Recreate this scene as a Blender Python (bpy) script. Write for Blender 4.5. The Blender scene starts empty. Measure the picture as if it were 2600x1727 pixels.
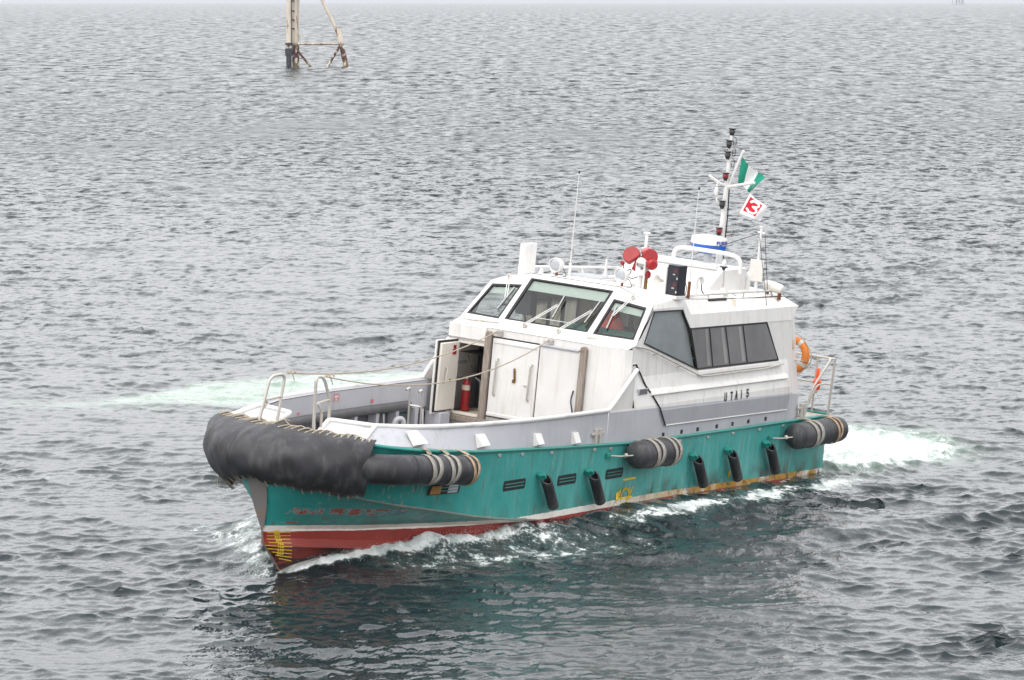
import bpy, math, random
import numpy as np
from mathutils import Matrix, Vector
from mathutils.geometry import tessellate_polygon

S = bpy.context.scene
COL = S.collection
R = math.radians
random.seed(5)

# ------------------------------------------------------------------ camera
CAM_H = 11.2137
FPX = 9495.76                       # focal length in pixels of a 2600 px wide frame
cam = bpy.data.cameras.new("camera")
cam.sensor_width = 36.0
cam.lens = 36.0 * FPX / 2600.0
cam.clip_start = 1.0
cam.clip_end = 200000.0
cam_ob = bpy.data.objects.new("camera", cam)
COL.objects.link(cam_ob)
PITCH = math.atan((1727 / 2 - 5) / FPX)
cam_ob.location = (0, 0, CAM_H)
cam_ob.rotation_euler = (math.pi / 2 - PITCH, 0, 0)
S.camera = cam_ob

# ------------------------------------------------------------------ world: bright even overcast
SUN_EL, SUN_AZ = R(52), R(205)      # sun behind the cloud, behind the camera and to its left
world = bpy.data.worlds.new("World")
S.world = world
world.use_nodes = True
wn, wl = world.node_tree.nodes, world.node_tree.links
wn.clear()
w_out = wn.new("ShaderNodeOutputWorld")
sky = wn.new("ShaderNodeTexSky")
sky.sky_type = 'NISHITA'
sky.sun_disc = False
sky.sun_elevation = SUN_EL
sky.sun_rotation = SUN_AZ
sky.air_density = 1.0
sky.dust_density = 6.0
hsv = wn.new("ShaderNodeHueSaturation")
hsv.inputs['Saturation'].default_value = 0.25
wl.new(sky.outputs[0], hsv.inputs['Color'])
bg_sky = wn.new("ShaderNodeBackground")
bg_sky.inputs['Strength'].default_value = 0.05
wl.new(hsv.outputs[0], bg_sky.inputs['Color'])
# cloud deck: luminance climbs from the horizon to the zenith (standard overcast sky)
tc = wn.new("ShaderNodeTexCoord")
sep = wn.new("ShaderNodeSeparateXYZ")
wl.new(tc.outputs['Generated'], sep.inputs[0])
ramp = wn.new("ShaderNodeValToRGB")
el = ramp.color_ramp.elements
el[0].position, el[0].color = 0.0, (0.62, 0.635, 0.68, 1)
el[1].position, el[1].color = 1.0, (1.46, 1.47, 1.50, 1)
for p_, c_ in ((0.04, (0.88, 0.89, 0.925)), (0.10, (1.20, 1.20, 1.225)), (0.25, (1.36, 1.365, 1.39)), (0.5, (1.42, 1.43, 1.46))):
    e = ramp.color_ramp.elements.new(p_); e.color = (*c_, 1)
wl.new(sep.outputs['Z'], ramp.inputs[0])
cl = wn.new("ShaderNodeTexNoise"); cl.inputs['Scale'].default_value = 2.2; cl.inputs['Detail'].default_value = 4
mp = wn.new("ShaderNodeMapping"); mp.inputs['Scale'].default_value = (1, 1, 3)
wl.new(tc.outputs['Generated'], mp.inputs[0]); wl.new(mp.outputs[0], cl.inputs[0])
mr = wn.new("ShaderNodeMapRange")
mr.inputs[1].default_value, mr.inputs[2].default_value = 0.3, 0.7
mr.inputs[3].default_value, mr.inputs[4].default_value = 0.86, 1.12
wl.new(cl.outputs[0], mr.inputs[0])
bg_cl = wn.new("ShaderNodeBackground")
wl.new(ramp.outputs[0], bg_cl.inputs['Color'])
wl.new(mr.outputs[0], bg_cl.inputs['Strength'])
add = wn.new("ShaderNodeAddShader")
wl.new(bg_sky.outputs[0], add.inputs[0]); wl.new(bg_cl.outputs[0], add.inputs[1])
wl.new(add.outputs[0], w_out.inputs['Surface'])

# ------------------------------------------------------------------ sun (through cloud)
sun = bpy.data.lights.new("sun", 'SUN')
sun.energy = 0.6
sun.angle = R(25)
sun.color = (1.0, 0.96, 0.9)
sun_ob = bpy.data.objects.new("sun", sun)
COL.objects.link(sun_ob)
sd = Vector((math.sin(SUN_AZ) * math.cos(SUN_EL), math.cos(SUN_AZ) * math.cos(SUN_EL), math.sin(SUN_EL)))
sun_ob.rotation_euler = sd.to_track_quat('Z', 'Y').to_euler()

S.view_settings.view_transform = 'Standard'
S.view_settings.look = 'None'
S.view_settings.exposure = 0.12
S.view_settings.gamma = 1.0

# ------------------------------------------------------------------ boat frame: x to the bow, y to port, z up
MB_ROT = ((-0.51492019, 0.8519608, 0.09497363),
          (-0.85688094, -0.51473491, -0.02833765),
          (0.02474368, -0.09597272, 0.99507637))
BOAT = Matrix(((*MB_ROT[0], 1.14629), (*MB_ROT[1], 82.26413), (*MB_ROT[2], 0.0), (0, 0, 0, 1)))
BOAT_INV = BOAT.inverted()

# ================================================================== helpers
def V(*a): return Vector(a)

def lerp(a, b, t): return tuple(a[i] + (b[i] - a[i]) * t for i in range(len(a)))

def resample(pts, n, key=None):
    p = np.array(pts, float)
    d = np.r_[0, np.cumsum(np.linalg.norm(np.diff(p, axis=0), axis=1))]
    t = np.linspace(0, d[-1], n)
    return np.stack([np.interp(t, d, p[:, k]) for k in range(p.shape[1])], 1)

def smooth_poly(pts, n=6, closed=False):
    """Catmull-Rom through the points."""
    P = [Vector(p) for p in pts]
    out = []
    m = len(P)
    for i in range(m if closed else m - 1):
        p1, p2 = P[i], P[(i + 1) % m]
        p0 = P[i - 1] if (i > 0 or closed) else p1 * 2 - p2
        p3 = P[(i + 2) % m] if (i + 2 < m or closed) else p2 * 2 - p1
        for k in range(n):
            t = k / n
            out.append(0.5 * ((2 * p1) + (p2 - p0) * t + (2 * p0 - 5 * p1 + 4 * p2 - p3) * t * t + (3 * p1 - p0 - 3 * p2 + p3) * t ** 3))
    if not closed: out.append(P[-1].copy())
    return out

def fillet(pts, r, n=5):
    """Round the inner corners of a polyline."""
    P = [Vector(p) for p in pts]
    out = [P[0]]
    for i in range(1, len(P) - 1):
        a, b, c = P[i - 1], P[i], P[i + 1]
        da, dc = (a - b), (c - b)
        ra = min(r, da.length * .45); rc = min(r, dc.length * .45)
        s, e_ = b + da.normalized() * ra, b + dc.normalized() * rc
        for k in range(n + 1):
            t = k / n
            out.append((1 - t) ** 2 * s + 2 * t * (1 - t) * b + t * t * e_)
    out.append(P[-1])
    return out

class MB:
    def __init__(self):
        self.v, self.f, self.m = [], [], []
        self.mi = 0
    def add(self, vs, fs):
        o = len(self.v)
        self.v += [tuple(p) for p in vs]
        for f in fs:
            self.f.append([i + o for i in f]); self.m.append(self.mi)
        return self
    def poly(self, pts):
        return self.add(pts, [list(range(len(pts)))])
    def prism(self, pts, off):
        n = len(pts); off = Vector(off)
        a = [Vector(p) for p in pts]; b = [p + off for p in a]
        nrm = Vector((0, 0, 0))
        for i in range(n):
            nrm += a[i].cross(a[(i + 1) % n])
        if nrm.dot(off) > 0: a, b = b, a
        fs = [list(range(n)), list(range(2 * n - 1, n - 1, -1))]
        for i in range(n):
            j = (i + 1) % n
            fs.append([i, i + n, j + n, j])
        return self.add(a + b, fs)
    def box(self, c, s, rot=None):
        x, y, z = s[0] / 2, s[1] / 2, s[2] / 2
        vs = [Vector((sx * x, sy * y, sz * z)) for sx in (-1, 1) for sy in (-1, 1) for sz in (-1, 1)]
        if rot is not None:
            vs = [rot @ p for p in vs]
        c = Vector(c)
        return self.add([p + c for p in vs], [[0, 1, 3, 2], [4, 6, 7, 5], [0, 4, 5, 1], [2, 3, 7, 6], [0, 2, 6, 4], [1, 5, 7, 3]])
    def box2(self, lo, hi):
        return self.box([(a + b) / 2 for a, b in zip(lo, hi)], [abs(b - a) for a, b in zip(lo, hi)])
    def tube(self, pts, r, n=8, closed=False, caps=True):
        P = [Vector(p) for p in pts]
        m = len(P)
        rr = r if hasattr(r, '__len__') else [r] * m
        vs, fs = [], []
        t0 = (P[1] - P[0]).normalized()
        u = t0.orthogonal().normalized()
        tp = t0
        for i in range(m):
            if closed: t = (P[(i + 1) % m] - P[i - 1])
            elif i == 0: t = P[1] - P[0]
            elif i == m - 1: t = P[-1] - P[-2]
            else: t = (P[i + 1] - P[i]).normalized() + (P[i] - P[i - 1]).normalized()
            t = t.normalized() if t.length > 1e-9 else tp
            q = tp.rotation_difference(t)
            u = q @ u
            u = (u - t * u.dot(t)).normalized()
            w = t.cross(u)
            tp = t
            for k in range(n):
                a = 2 * math.pi * k / n
                vs.append(P[i] + (u * math.cos(a) + w * math.sin(a)) * rr[i])
        for i in range(m if closed else m - 1):
            j = (i + 1) % m
            for k in range(n):
                l = (k + 1) % n
                fs.append([i * n + k, i * n + l, j * n + l, j * n + k])
        if caps and not closed:
            fs.append(list(range(n - 1, -1, -1))); fs.append([(m - 1) * n + k for k in range(n)])
        return self.add(vs, fs)
    def lathe(self, prof, org=(0, 0, 0), axis=(0, 0, 1), n=16, caps=True, up=None):
        ax = Vector(axis).normalized()
        u = Vector(up).normalized() if up else ax.orthogonal().normalized()
        u = (u - ax * u.dot(ax)).normalized()
        w = ax.cross(u)
        o = Vector(org)
        vs, fs = [], []
        for (r, h) in prof:
            for k in range(n):
                a = 2 * math.pi * k / n
                vs.append(o + ax * h + (u * math.cos(a) + w * math.sin(a)) * max(r, 1e-4))
        for i in range(len(prof) - 1):
            for k in range(n):
                l = (k + 1) % n
                fs.append([i * n + k, i * n + l, (i + 1) * n + l, (i + 1) * n + k])
        if caps:
            fs.append(list(range(n - 1, -1, -1))); fs.append([(len(prof) - 1) * n + k for k in range(n)])
        return self.add(vs, fs)
    def grid(self, rows, flip=False, closed=False):
        """rows: list of equally long point lists"""
        n = len(rows[0]); m = len(rows)
        vs = [p for r in rows for p in r]
        fs = []
        for i in range(m - 1):
            for k in range(n if closed else n - 1):
                l = (k + 1) % n
                q = [i * n + k, i * n + l, (i + 1) * n + l, (i + 1) * n + k]
                fs.append(q[::-1] if flip else q)
        return self.add(vs, fs)
    def sheet(self, outer, holes, fn, flip=False):
        loops = [[Vector((p[0], p[1], 0)) for p in outer]] + [[Vector((p[0], p[1], 0)) for p in h] for h in holes]
        tris = tessellate_polygon(loops)
        flat = [p for l in loops for p in l]
        return self.add([fn(p.x, p.y) for p in flat], [list(t)[::-1] if flip else list(t) for t in tris])
    def mirror(self):
        """append the starboard copy (y -> -y)"""
        n = len(self.v)
        self.v += [(x, -y, z) for x, y, z in self.v]
        self.f += [[i + n for i in f[::-1]] for f in list(self.f)]
        self.m += list(self.m)
        return self
    def build(self, name, mat, parent=None, org=(0, 0, 0), smooth=40, bevel=0, solid=0):
        me = bpy.data.meshes.new(name)
        o = Vector(org)
        me.from_pydata([tuple(Vector(p) - o) for p in self.v], [], self.f)
        mats = mat if isinstance(mat, (list, tuple)) else [mat]
        for m_ in mats: me.materials.append(m_)
        if len(mats) > 1:
            me.polygons.foreach_set('material_index', self.m)
        me.validate()
        if smooth:
            me.polygons.foreach_set('use_smooth', [True] * len(me.polygons))
            me.set_sharp_from_angle(angle=R(smooth))
        me.update()
        ob = bpy.data.objects.new(name, me)
        COL.objects.link(ob)
        if parent is not None: ob.parent = parent
        if solid:
            md = ob.modifiers.new("solid", 'SOLIDIFY'); md.thickness = solid; md.offset = 0
        if bevel:
            md = ob.modifiers.new("bevel", 'BEVEL'); md.width = bevel; md.segments = 2; md.limit_method = 'ANGLE'; md.angle_limit = R(40)
        return ob

def tag(ob, label, cat, group=None, kind=None):
    if label: ob['label'] = label
    if cat: ob['category'] = cat
    if group: ob['group'] = group
    if kind: ob['kind'] = kind
    return ob

def empty(name, matrix):
    o = bpy.data.objects.new(name, None)
    o.empty_display_size = 0.2
    COL.objects.link(o)
    o.matrix_world = matrix
    return o

def on_boat(name, base, label, cat, group=None):
    """a thing of its own that stands on or hangs from the boat"""
    return tag(empty(name, BOAT @ Matrix.Translation(base)), label, cat, group)

def copy_tree(o, parent=None):
    c = o.copy(); COL.objects.link(c)
    if parent is not None: c.parent = parent
    for ch in list(o.children): copy_tree(ch, c)
    return c

# ================================================================== materials
class NT:
    """tiny node-tree helper"""
    def __init__(self, name):
        self.m = bpy.data.materials.new(name); self.m.use_nodes = True
        self.n, self.l = self.m.node_tree.nodes, self.m.node_tree.links
        self.bsdf = self.n.get('Principled BSDF'); self.out = self.n.get('Material Output')
    def node(self, t, **k):
        x = self.n.new(t)
        for a, b in k.items(): setattr(x, a, b)
        return x
    def put(self, sock, val):
        if isinstance(val, bpy.types.NodeSocket): self.l.new(val, sock)
        elif isinstance(val, (tuple, list)) and len(val) == 3 and sock.type == 'RGBA': sock.default_value = (*val, 1)
        else: sock.default_value = val
    def coord(self, kind='Object'):
        if not hasattr(self, '_tc'): self._tc = self.node('ShaderNodeTexCoord')
        return self._tc.outputs[kind]
    def mapped(self, scale=(1, 1, 1), loc=(0, 0, 0), src=None):
        x = self.node('ShaderNodeMapping'); self.l.new(src or self.coord(), x.inputs[0])
        x.inputs['Scale'].default_value = scale; x.inputs['Location'].default_value = loc
        return x.outputs[0]
    def noise(self, scale, detail=3, stretch=(1, 1, 1), rough=.55, loc=(0, 0, 0), src=None):
        x = self.node('ShaderNodeTexNoise'); self.l.new(self.mapped(stretch, loc, src), x.inputs['Vector'])
        x.inputs['Scale'].default_value = scale; x.inputs['Detail'].default_value = detail; x.inputs['Roughness'].default_value = rough
        return x.outputs[0]
    def rng(self, v, a, b, c=0., d=1., smooth=False):
        x = self.node('ShaderNodeMapRange'); x.clamp = True
        if smooth: x.interpolation_type = 'SMOOTHSTEP'
        self.put(x.inputs[0], v)
        for i, q in enumerate((a, b, c, d)): self.put(x.inputs[i + 1], q)
        return x.outputs[0]
    def math(self, op, a, b=0., clamp=False):
        x = self.node('ShaderNodeMath', operation=op); x.use_clamp = clamp
        self.put(x.inputs[0], a); self.put(x.inputs[1], b)
        return x.outputs[0]
    def mix(self, fac, a, b):
        x = self.node('ShaderNodeMix', data_type='RGBA')
        self.put(x.inputs[0], fac); self.put(x.inputs[6], a); self.put(x.inputs[7], b)
        return x.outputs[2]
    def xyz(self, src=None):
        x = self.node('ShaderNodeSeparateXYZ'); self.l.new(src or self.coord(), x.inputs[0])
        return x.outputs
    def bump(self, h, strength=.3, dist=.02):
        x = self.node('ShaderNodeBump'); x.inputs['Strength'].default_value = strength; x.inputs['Distance'].default_value = dist
        self.l.new(h, x.inputs['Height']); self.l.new(x.outputs[0], self.bsdf.inputs['Normal'])
    def set(self, **k):
        names = {'col': 'Base Color', 'rough': 'Roughness', 'metal': 'Metallic', 'spec': 'Specular IOR Level', 'ior': 'IOR', 'alpha': 'Alpha',
                 'trans': 'Transmission Weight', 'coat': 'Coat Weight'}
        for a, b in k.items(): self.put(self.bsdf.inputs[names[a]], b)
        return self

def painted(name, col, dirt=(.3, .22, .15), amount=.25, rough=.4, scale=1.3, streak=True, bump=.12, metal=0., spec=.5):
    """weathered paint: slow tone drift, vertical dirt runs, fine speckle"""
    t = NT(name)
    a = t.noise(scale, 4)
    s = t.noise(2.2, 4, (3.2, 3.2, .35) if streak else (1, 1, 1), loc=(3, 1, 7))
    f = t.noise(26, 3, loc=(9, 2, 4))
    base = t.mix(t.rng(a, .3, .7), tuple(c * .93 for c in col), tuple(min(1, c * 1.05) for c in col))
    d = t.math('MULTIPLY', t.rng(s, .52, .8), amount)
    d = t.math('ADD', d, t.math('MULTIPLY', t.rng(f, .6, .8), amount * .25), True)
    t.set(col=t.mix(d, base, dirt), rough=t.rng(a, .3, .7, rough * .85, min(1, rough * 1.2)), metal=metal, spec=spec)
    if bump: t.bump(t.noise(3.5, 3, loc=(1, 5, 2)), bump, .02)
    return t.m

def plain(name, col, rough=.5, metal=0., var=.12, scale=8, bump=0., spec=.5):
    t = NT(name)
    a = t.noise(scale, 3)
    t.set(col=t.mix(t.rng(a, .3, .7), tuple(c * (1 - var) for c in col), tuple(min(1, c * (1 + var)) for c in col)), rough=rough, metal=metal, spec=spec)
    if bump: t.bump(a, bump, .01)
    return t.m

WHITE = painted("white_paint", (.74, .725, .70), dirt=(.42, .33, .24), amount=.46, rough=.35)
WHITE_ROOF = painted("white_roof_paint", (.74, .725, .71), dirt=(.5, .40, .33), amount=.22, rough=.45, streak=False)
WHITE_CLEAN = painted("white_gelcoat", (.72, .71, .69), dirt=(.42, .36, .30), amount=.3, rough=.35)
COAM = painted("pale_grey_white_paint", (.56, .56, .565), dirt=(.3, .28, .25), amount=.45, rough=.45)
CREAM = painted("cream_paint", (.74, .69, .61), dirt=(.42, .33, .24), amount=.3, rough=.4)
GREY = painted("grey_paint", (.46, .463, .49), dirt=(.22, .2, .18), amount=.35, rough=.45)
GREY_DARK = painted("dark_grey_paint", (.11, .112, .122), dirt=(.08, .07, .06), amount=.4, rough=.5)
DECKGREY = painted("deck_paint", (.27, .27, .28), dirt=(.16, .11, .08), amount=.5, rough=.7, streak=False)
RUST = plain("rust", (.19, .075, .03), .85, var=.4, scale=20, bump=.4)
STEEL = plain("stainless_steel", (.62, .60, .56), .36, .85, var=.12, scale=30)
STEEL_WORN = painted("worn_steel_pipe", (.56, .53, .48), dirt=(.28, .19, .12), amount=.6, rough=.42, metal=.55)
RAILWHITE = painted("worn_white_rail", (.70, .69, .67), dirt=(.3, .28, .27), amount=.6, rough=.4, streak=False)
BLACK = plain("black_rubber_seal", (.012, .012, .014), .55, var=.3)
BLACK_GLOSS = plain("black_plastic", (.015, .015, .018), .3, var=.2)
TEAL = painted("teal_paint", (.018, .25, .205), dirt=(.05, .06, .045), amount=.35, rough=.35)
RED = plain("red_paint", (.34, .011, .015), .38, var=.15, scale=5)
RED_LENS = plain("red_lens", (.22, .006, .012), .15, var=.2)
GREY_LENS = plain("smoked_lens", (.035, .033, .03), .15, var=.2)
ORANGE = plain("orange_foam_plastic", (.72, .22, .035), .5, var=.12, scale=5, bump=.1)
ORANGE_LAMP = plain("orange_lamp_plastic", (.85, .10, .015), .35, var=.06)
ORANGE_CLOTH = plain("orange_cloth", (.62, .075, .03), .85, var=.2, scale=10, bump=.3)
BLUE = plain("blue_plastic", (.012, .12, .52), .35, var=.06)
YELLOW = plain("yellow_paint", (.82, .58, .03), .5, var=.12, scale=14)
BRASS = plain("weathered_bronze", (.20, .105, .025), .5, .6, var=.3, scale=12)
ROPE = plain("weathered_rope", (.40, .34, .26), .9, var=.3, scale=40, bump=.4)
STRAP = plain("webbing_strap", (.33, .31, .275), .85, var=.25, scale=16, bump=.3)
STRAP_RUST = plain("rust_stained_strap", (.36, .26, .17), .85, var=.35, scale=9, bump=.3)
BEIGE = plain("interior_panel", (.68, .60, .48), .6, var=.18, scale=2.5)
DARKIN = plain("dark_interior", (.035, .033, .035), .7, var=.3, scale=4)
GREENCLOTH = plain("dark_green_cloth", (.012, .075, .05), .9, var=.3, scale=6)
SHADE = plain("tinted_visor_band", (.44, .485, .44), .3, var=.03)
LETTER = plain("black_stencil_paint", (.03, .03, .032), .6, var=.3, scale=30)
LAMPGLASS = plain("lamp_reflector", (.72, .74, .75), .12, .7, var=.1)
CLOTHGREEN = plain("flag_green", (.01, .25, .165), .85, var=.06)
CLOTHWHITE = plain("flag_white", (.80, .79, .79), .85, var=.03)
CLOTHRED = plain("flag_red", (.60, .012, .03), .85, var=.06)

def mk_wood():
    t = NT("weathered_wood")
    g = t.noise(5, 5, (9, 9, .8)); b = t.noise(1.4, 3)
    c = t.mix(t.rng(g, .35, .65), (.20, .165, .135), (.36, .31, .265))
    t.set(col=t.mix(t.rng(b, .45, .7, 0, .5), c, (.24, .15, .1)), rough=.85); t.bump(g, .5, .01)
    return t.m
WOOD = mk_wood()

def mk_rubber(name, band=False):
    t = NT(name)
    g = t.noise(1.3, 3, (1.2, 1.2, .7), loc=(2, 2, 2)); s = t.noise(1.9, 6, (2.4, 2.4, .5), rough=.68, loc=(7, 0, 1))
    f = t.noise(30, 3)
    c = t.mix(t.rng(g, .3, .7), (.020, .020, .023), (.052, .052, .057))
    c = t.mix(t.rng(s, .5, .75, 0, .5), c, (.16, .155, .16))
    t.set(col=c, rough=t.rng(f, .3, .7, .42, .62), spec=.4); t.bump(t.math('ADD', f, t.math('MULTIPLY', s, 1.)), .15, .012)
    return t.m
RUBBER = mk_rubber("black_rubber")

def mk_glass():
    t = NT("window_glass")
    t.n.remove(t.bsdf)
    tr = t.node('ShaderNodeBsdfTransparent'); tr.inputs[0].default_value = (.80, .84, .82, 1)
    gl = t.node('ShaderNodeBsdfGlossy'); gl.inputs['Roughness'].default_value = .03
    lw = t.node('ShaderNodeLayerWeight'); lw.inputs['Blend'].default_value = .5
    mx = t.node('ShaderNodeMixShader')
    fz_ = t.math('ADD', .07, t.math('MULTIPLY', t.math('POWER', lw.outputs['Facing'], 4.), .9), True)
    t.l.new(fz_, mx.inputs[0]); t.l.new(tr.outputs[0], mx.inputs[1]); t.l.new(gl.outputs[0], mx.inputs[2])
    t.l.new(mx.outputs[0], t.out.inputs[0])
    return t.m
GLASS = mk_glass()

def mk_tint(name, col):
    t = NT(name)
    a = t.noise(.9, 3); b = t.noise(70, 2)
    c = t.mix(t.rng(a, .3, .7), tuple(q * .8 for q in col), tuple(q * 1.2 for q in col))
    t.set(col=c, rough=t.rng(b, .3, .7, .10, .18), spec=.6)
    return t.m
TINT = mk_tint("grey_window_film", (.105, .108, .118))
TINT_BROWN = mk_tint("brown_grey_window_film", (.16, .155, .158))
BLIND = mk_tint("pale_window_post", (.27, .26, .25))

def mk_hull():
    t = NT("hull_paint")
    x, y, z = t.xyz()
    zt = t.rng(x, -8., 0., .66, .79)
    wob = t.math('MULTIPLY', t.math('SUBTRACT', t.noise(5, 4), .5), .035)
    zz = t.math('ADD', z, wob)
    d = t.math('SUBTRACT', zz, zt)
    is_teal = t.rng(d, -.004, .004)
    is_red = t.rng(d, -.126, -.134)
    # teal, faded in patches and along vertical runs
    n1 = t.noise(.9, 5); n2 = t.noise(2.6, 5, (2.6, 2.6, .45), loc=(4, 0, 2)); n3 = t.noise(9, 4, loc=(1, 1, 8))
    teal = t.mix(t.rng(n1, .32, .68), (.015, .255, .230), (.048, .36, .33))
    fade = t.math('MULTIPLY', t.rng(n2, .5, .8), t.rng(x, 9., 3., .25, 1.))
    teal = t.mix(t.math('MULTIPLY', t.rng(x, 9.5, 4., 0., .45), t.rng(n1, .25, .75, .4, 1.)), teal, (.10, .38, .345))
    teal = t.mix(t.math('MULTIPLY', fade, .6), teal, (.28, .52, .49))
    teal = t.mix(t.math('MULTIPLY', t.rng(n3, .62, .78), .3), teal, (.02, .13, .11))
    # dark oily smear on the bow flare, grime by the waterline aft
    sm = t.math('MULTIPLY', t.rng(x, 8.2, 9.0), t.rng(x, 10.4, 9.4)); sm = t.math('MULTIPLY', sm, t.rng(z, 1.55, 1.2))
    sm = t.math('MULTIPLY', sm, t.rng(t.noise(2.4, 5, loc=(0, 3, 3)), .44, .66))
    teal = t.mix(t.math('MULTIPLY', sm, .8), teal, (.02, .06, .04))
    gr = t.math('MULTIPLY', t.rng(d, .40, .02), t.rng(t.noise(2.2, 5, (1.2, 1.2, .7), loc=(8, 8, 1)), .44, .62))
    gr = t.math('MULTIPLY', gr, t.rng(x, 6., 0., .35, 1.))
    teal = t.mix(t.math('MULTIPLY', gr, .95), teal, (.06, .06, .042))
    run = t.math('MULTIPLY', t.rng(t.noise(3.6, 4, (2.5, 2.5, .22), loc=(5, 9, 0)), .58, .72), .62)
    teal = t.mix(run, teal, (.15, .11, .07))
    # chipped patches near the stem, red primer with a grey rim
    def band(a0, a1, b0, b1, sc, lo):
        m_ = t.math('MULTIPLY', t.math('MULTIPLY', t.rng(x, a0, a0 + .15), t.rng(x, a1, a1 - .25)),
                    t.math('MULTIPLY', t.rng(z, b0, b0 + .05), t.rng(z, b1, b1 - .05)))
        n_ = t.noise(sc, 5, (1.3, 1.3, .75), rough=.6, loc=(2, 6, 3))
        return t.math('MULTIPLY', m_, t.math('MULTIPLY', n_, t.rng(t.noise(1.9, 2, (1.5, 1.5, .3), loc=(a0, 2, 1)), .38, .52, .75, 1.06)))
    for (a0, a1, b0, b1, sc, lo) in ((9.35, 11.75, 1.0, 1.24, 4.4, .455), (10.5, 11.75, .80, .92, 5.5, .45), (9.6, 11.8, 1.25, 1.6, 5, .62)):
        q = band(a0, a1, b0, b1, sc, lo)
        teal = t.mix(t.rng(q, lo, lo + .04), teal, (.33, .34, .34))
        teal = t.mix(t.rng(q, lo + .06, lo + .09), teal, (.33, .075, .045))
    scr = t.math('MULTIPLY', t.math('MULTIPLY', t.rng(x, 8.9, 9.3), t.rng(x, 10.6, 10.2)), t.math('MULTIPLY', t.rng(z, 1.4, 1.5), t.rng(z, 1.85, 1.7)))
    scr = t.math('MULTIPLY', scr, t.rng(t.noise(8, 5, (1.6, 1.6, .6)), .56, .64))
    teal = t.mix(t.math('MULTIPLY', scr, .8), teal, (.38, .33, .22))
    # white boot stripe, yellowed and peeling aft
    yl = t.math('MULTIPLY', t.rng(t.noise(1.9, 4, (1, 1, .7)), .34, .50), t.rng(x, 2.5, -2., .04, 1.))
    white = t.mix(yl, (.86, .83, .76), (.50, .27, .035))
    pe = t.math('MULTIPLY', t.rng(t.noise(7, 5, loc=(3, 3, 9)), .52, .62), t.rng(x, 3., -4., .1, .9))
    white = t.mix(pe, white, (.10, .075, .045))
    # antifouling red
    red = t.mix(t.rng(n1, .3, .7), (.25, .026, .02), (.37, .055, .038))
    st = t.math('MULTIPLY', t.rng(t.noise(2.6, 5, (.5, .5, 2.4), loc=(2, 2, 5)), .40, .58), t.rng(z, .40, .30))
    red = t.mix(st, red, (.035, .018, .014))
    red = t.mix(t.math('MULTIPLY', t.rng(n3, .64, .74), .4), red, (.42, .15, .09))
    col = t.mix(is_teal, white, teal)
    col = t.mix(is_red, col, red)
    t.set(col=col, rough=t.rng(n3, .3, .7, .28, .45), spec=.5)
    t.bump(t.math('ADD', t.math('ADD', t.math('MULTIPLY', n1, 3.), t.math('MULTIPLY', t.noise(.55, 2, (1, 1, .8), loc=(3, 7, 7)), 5.)), t.math('MULTIPLY', n3, .35)), .30, .03)
    return t.m
HULL = mk_hull()

# ================================================================== CREW BOAT
boat = tag(empty('crew_boat', BOAT), 'white and teal crew boat with red bottom, heeling as it heads towards the camera', 'boat')

# ---- hull lines, port side, stern to bow
G = [(-8.05, 2.34, 1.93), (-7.9, 2.4, 1.93), (-5, 2.4, 1.95), (-1.5, 2.4, 1.97), (1.65, 2.4, 2.01), (5, 2.4, 2.16), (8, 2.4, 2.32), (9.6, 2.38, 2.46),
     (10.3, 2.28, 2.52), (10.7, 2.1, 2.56), (10.9, 1.85, 2.58), (11.1, 1.4, 2.60), (11.3, .8, 2.62), (11.42, .4, 2.63), (11.45, 0, 2.63)]
K = [(-8.05, 2.34, .30), (0, 2.36, .42), (3, 2.36, .52), (5, 2.36, .66), (6.41, 2.35, .79), (7.7, 2.27, .96), (8.95, 2.10, 1.17), (9.96, 1.81, 1.32),
     (10.79, 1.41, 1.47), (11.29, 1.09, 1.57), (11.72, .72, 1.64), (11.96, .48, 1.67), (12.1, .33, 1.71), (12.13, .22, 1.73), (12.13, 0, 1.74)]
W1 = [(-8.05, 2.30, .18), (0, 2.32, .28), (3, 2.30, .38), (5, 2.22, .50), (5.95, 2.13, .62), (7.1, 1.92, .68), (8.14, 1.62, .70), (9.07, 1.28, .70), (9.94, .92, .69),
      (11.08, .37, .71), (11.78, .07, .74), (11.79, 0, .74)]
CT = [(-8.05, 2.28, .05), (0, 2.30, .12), (3, 2.28, .24), (5, 2.18, .32), (6.5, 1.99, .37), (8.09, 1.61, .41), (9.02, 1.27, .44), (9.9, .92, .46), (11.14, .33, .52), (11.72, .05, .54), (11.73, 0, .55)]
CE = [(-8.05, 2.30, -.05), (0, 2.34, .02), (3, 2.33, .12), (5, 2.24, .2), (6.5, 2.06, .25), (8.1, 1.71, .285), (9.0, 1.385, .30), (9.92, 1.02, .31), (11.13, .42, .36), (11.7, .07, .40), (11.71, 0, .41)]
CU = [(-8.05, 2.22, -.07), (0, 2.26, .0), (3, 2.24, .10), (5, 2.13, .18), (6.5, 1.93, .23), (8.1, 1.55, .265), (9.0, 1.22, .28), (9.92, .86, .29), (11.1, .29, .34), (11.65, .04, .385), (11.66, 0, .39)]
BT = [(-8.05, 1.7, -.45), (0, 1.7, -.45), (5, 1.3, -.4), (8.1, .72, -.22), (9.9, .30, -.12), (10.9, .08, -.08), (11.24, .02, -.02), (11.25, 0, 0)]
KL = [(-8.05, 0, -.8), (0, 0, -.95), (5, 0, -.95), (8.1, 0, -.85), (9.6, 0, -.7), (10.4, 0, -.55), (10.85, 0, -.38), (10.98, 0, -.25)]

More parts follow.
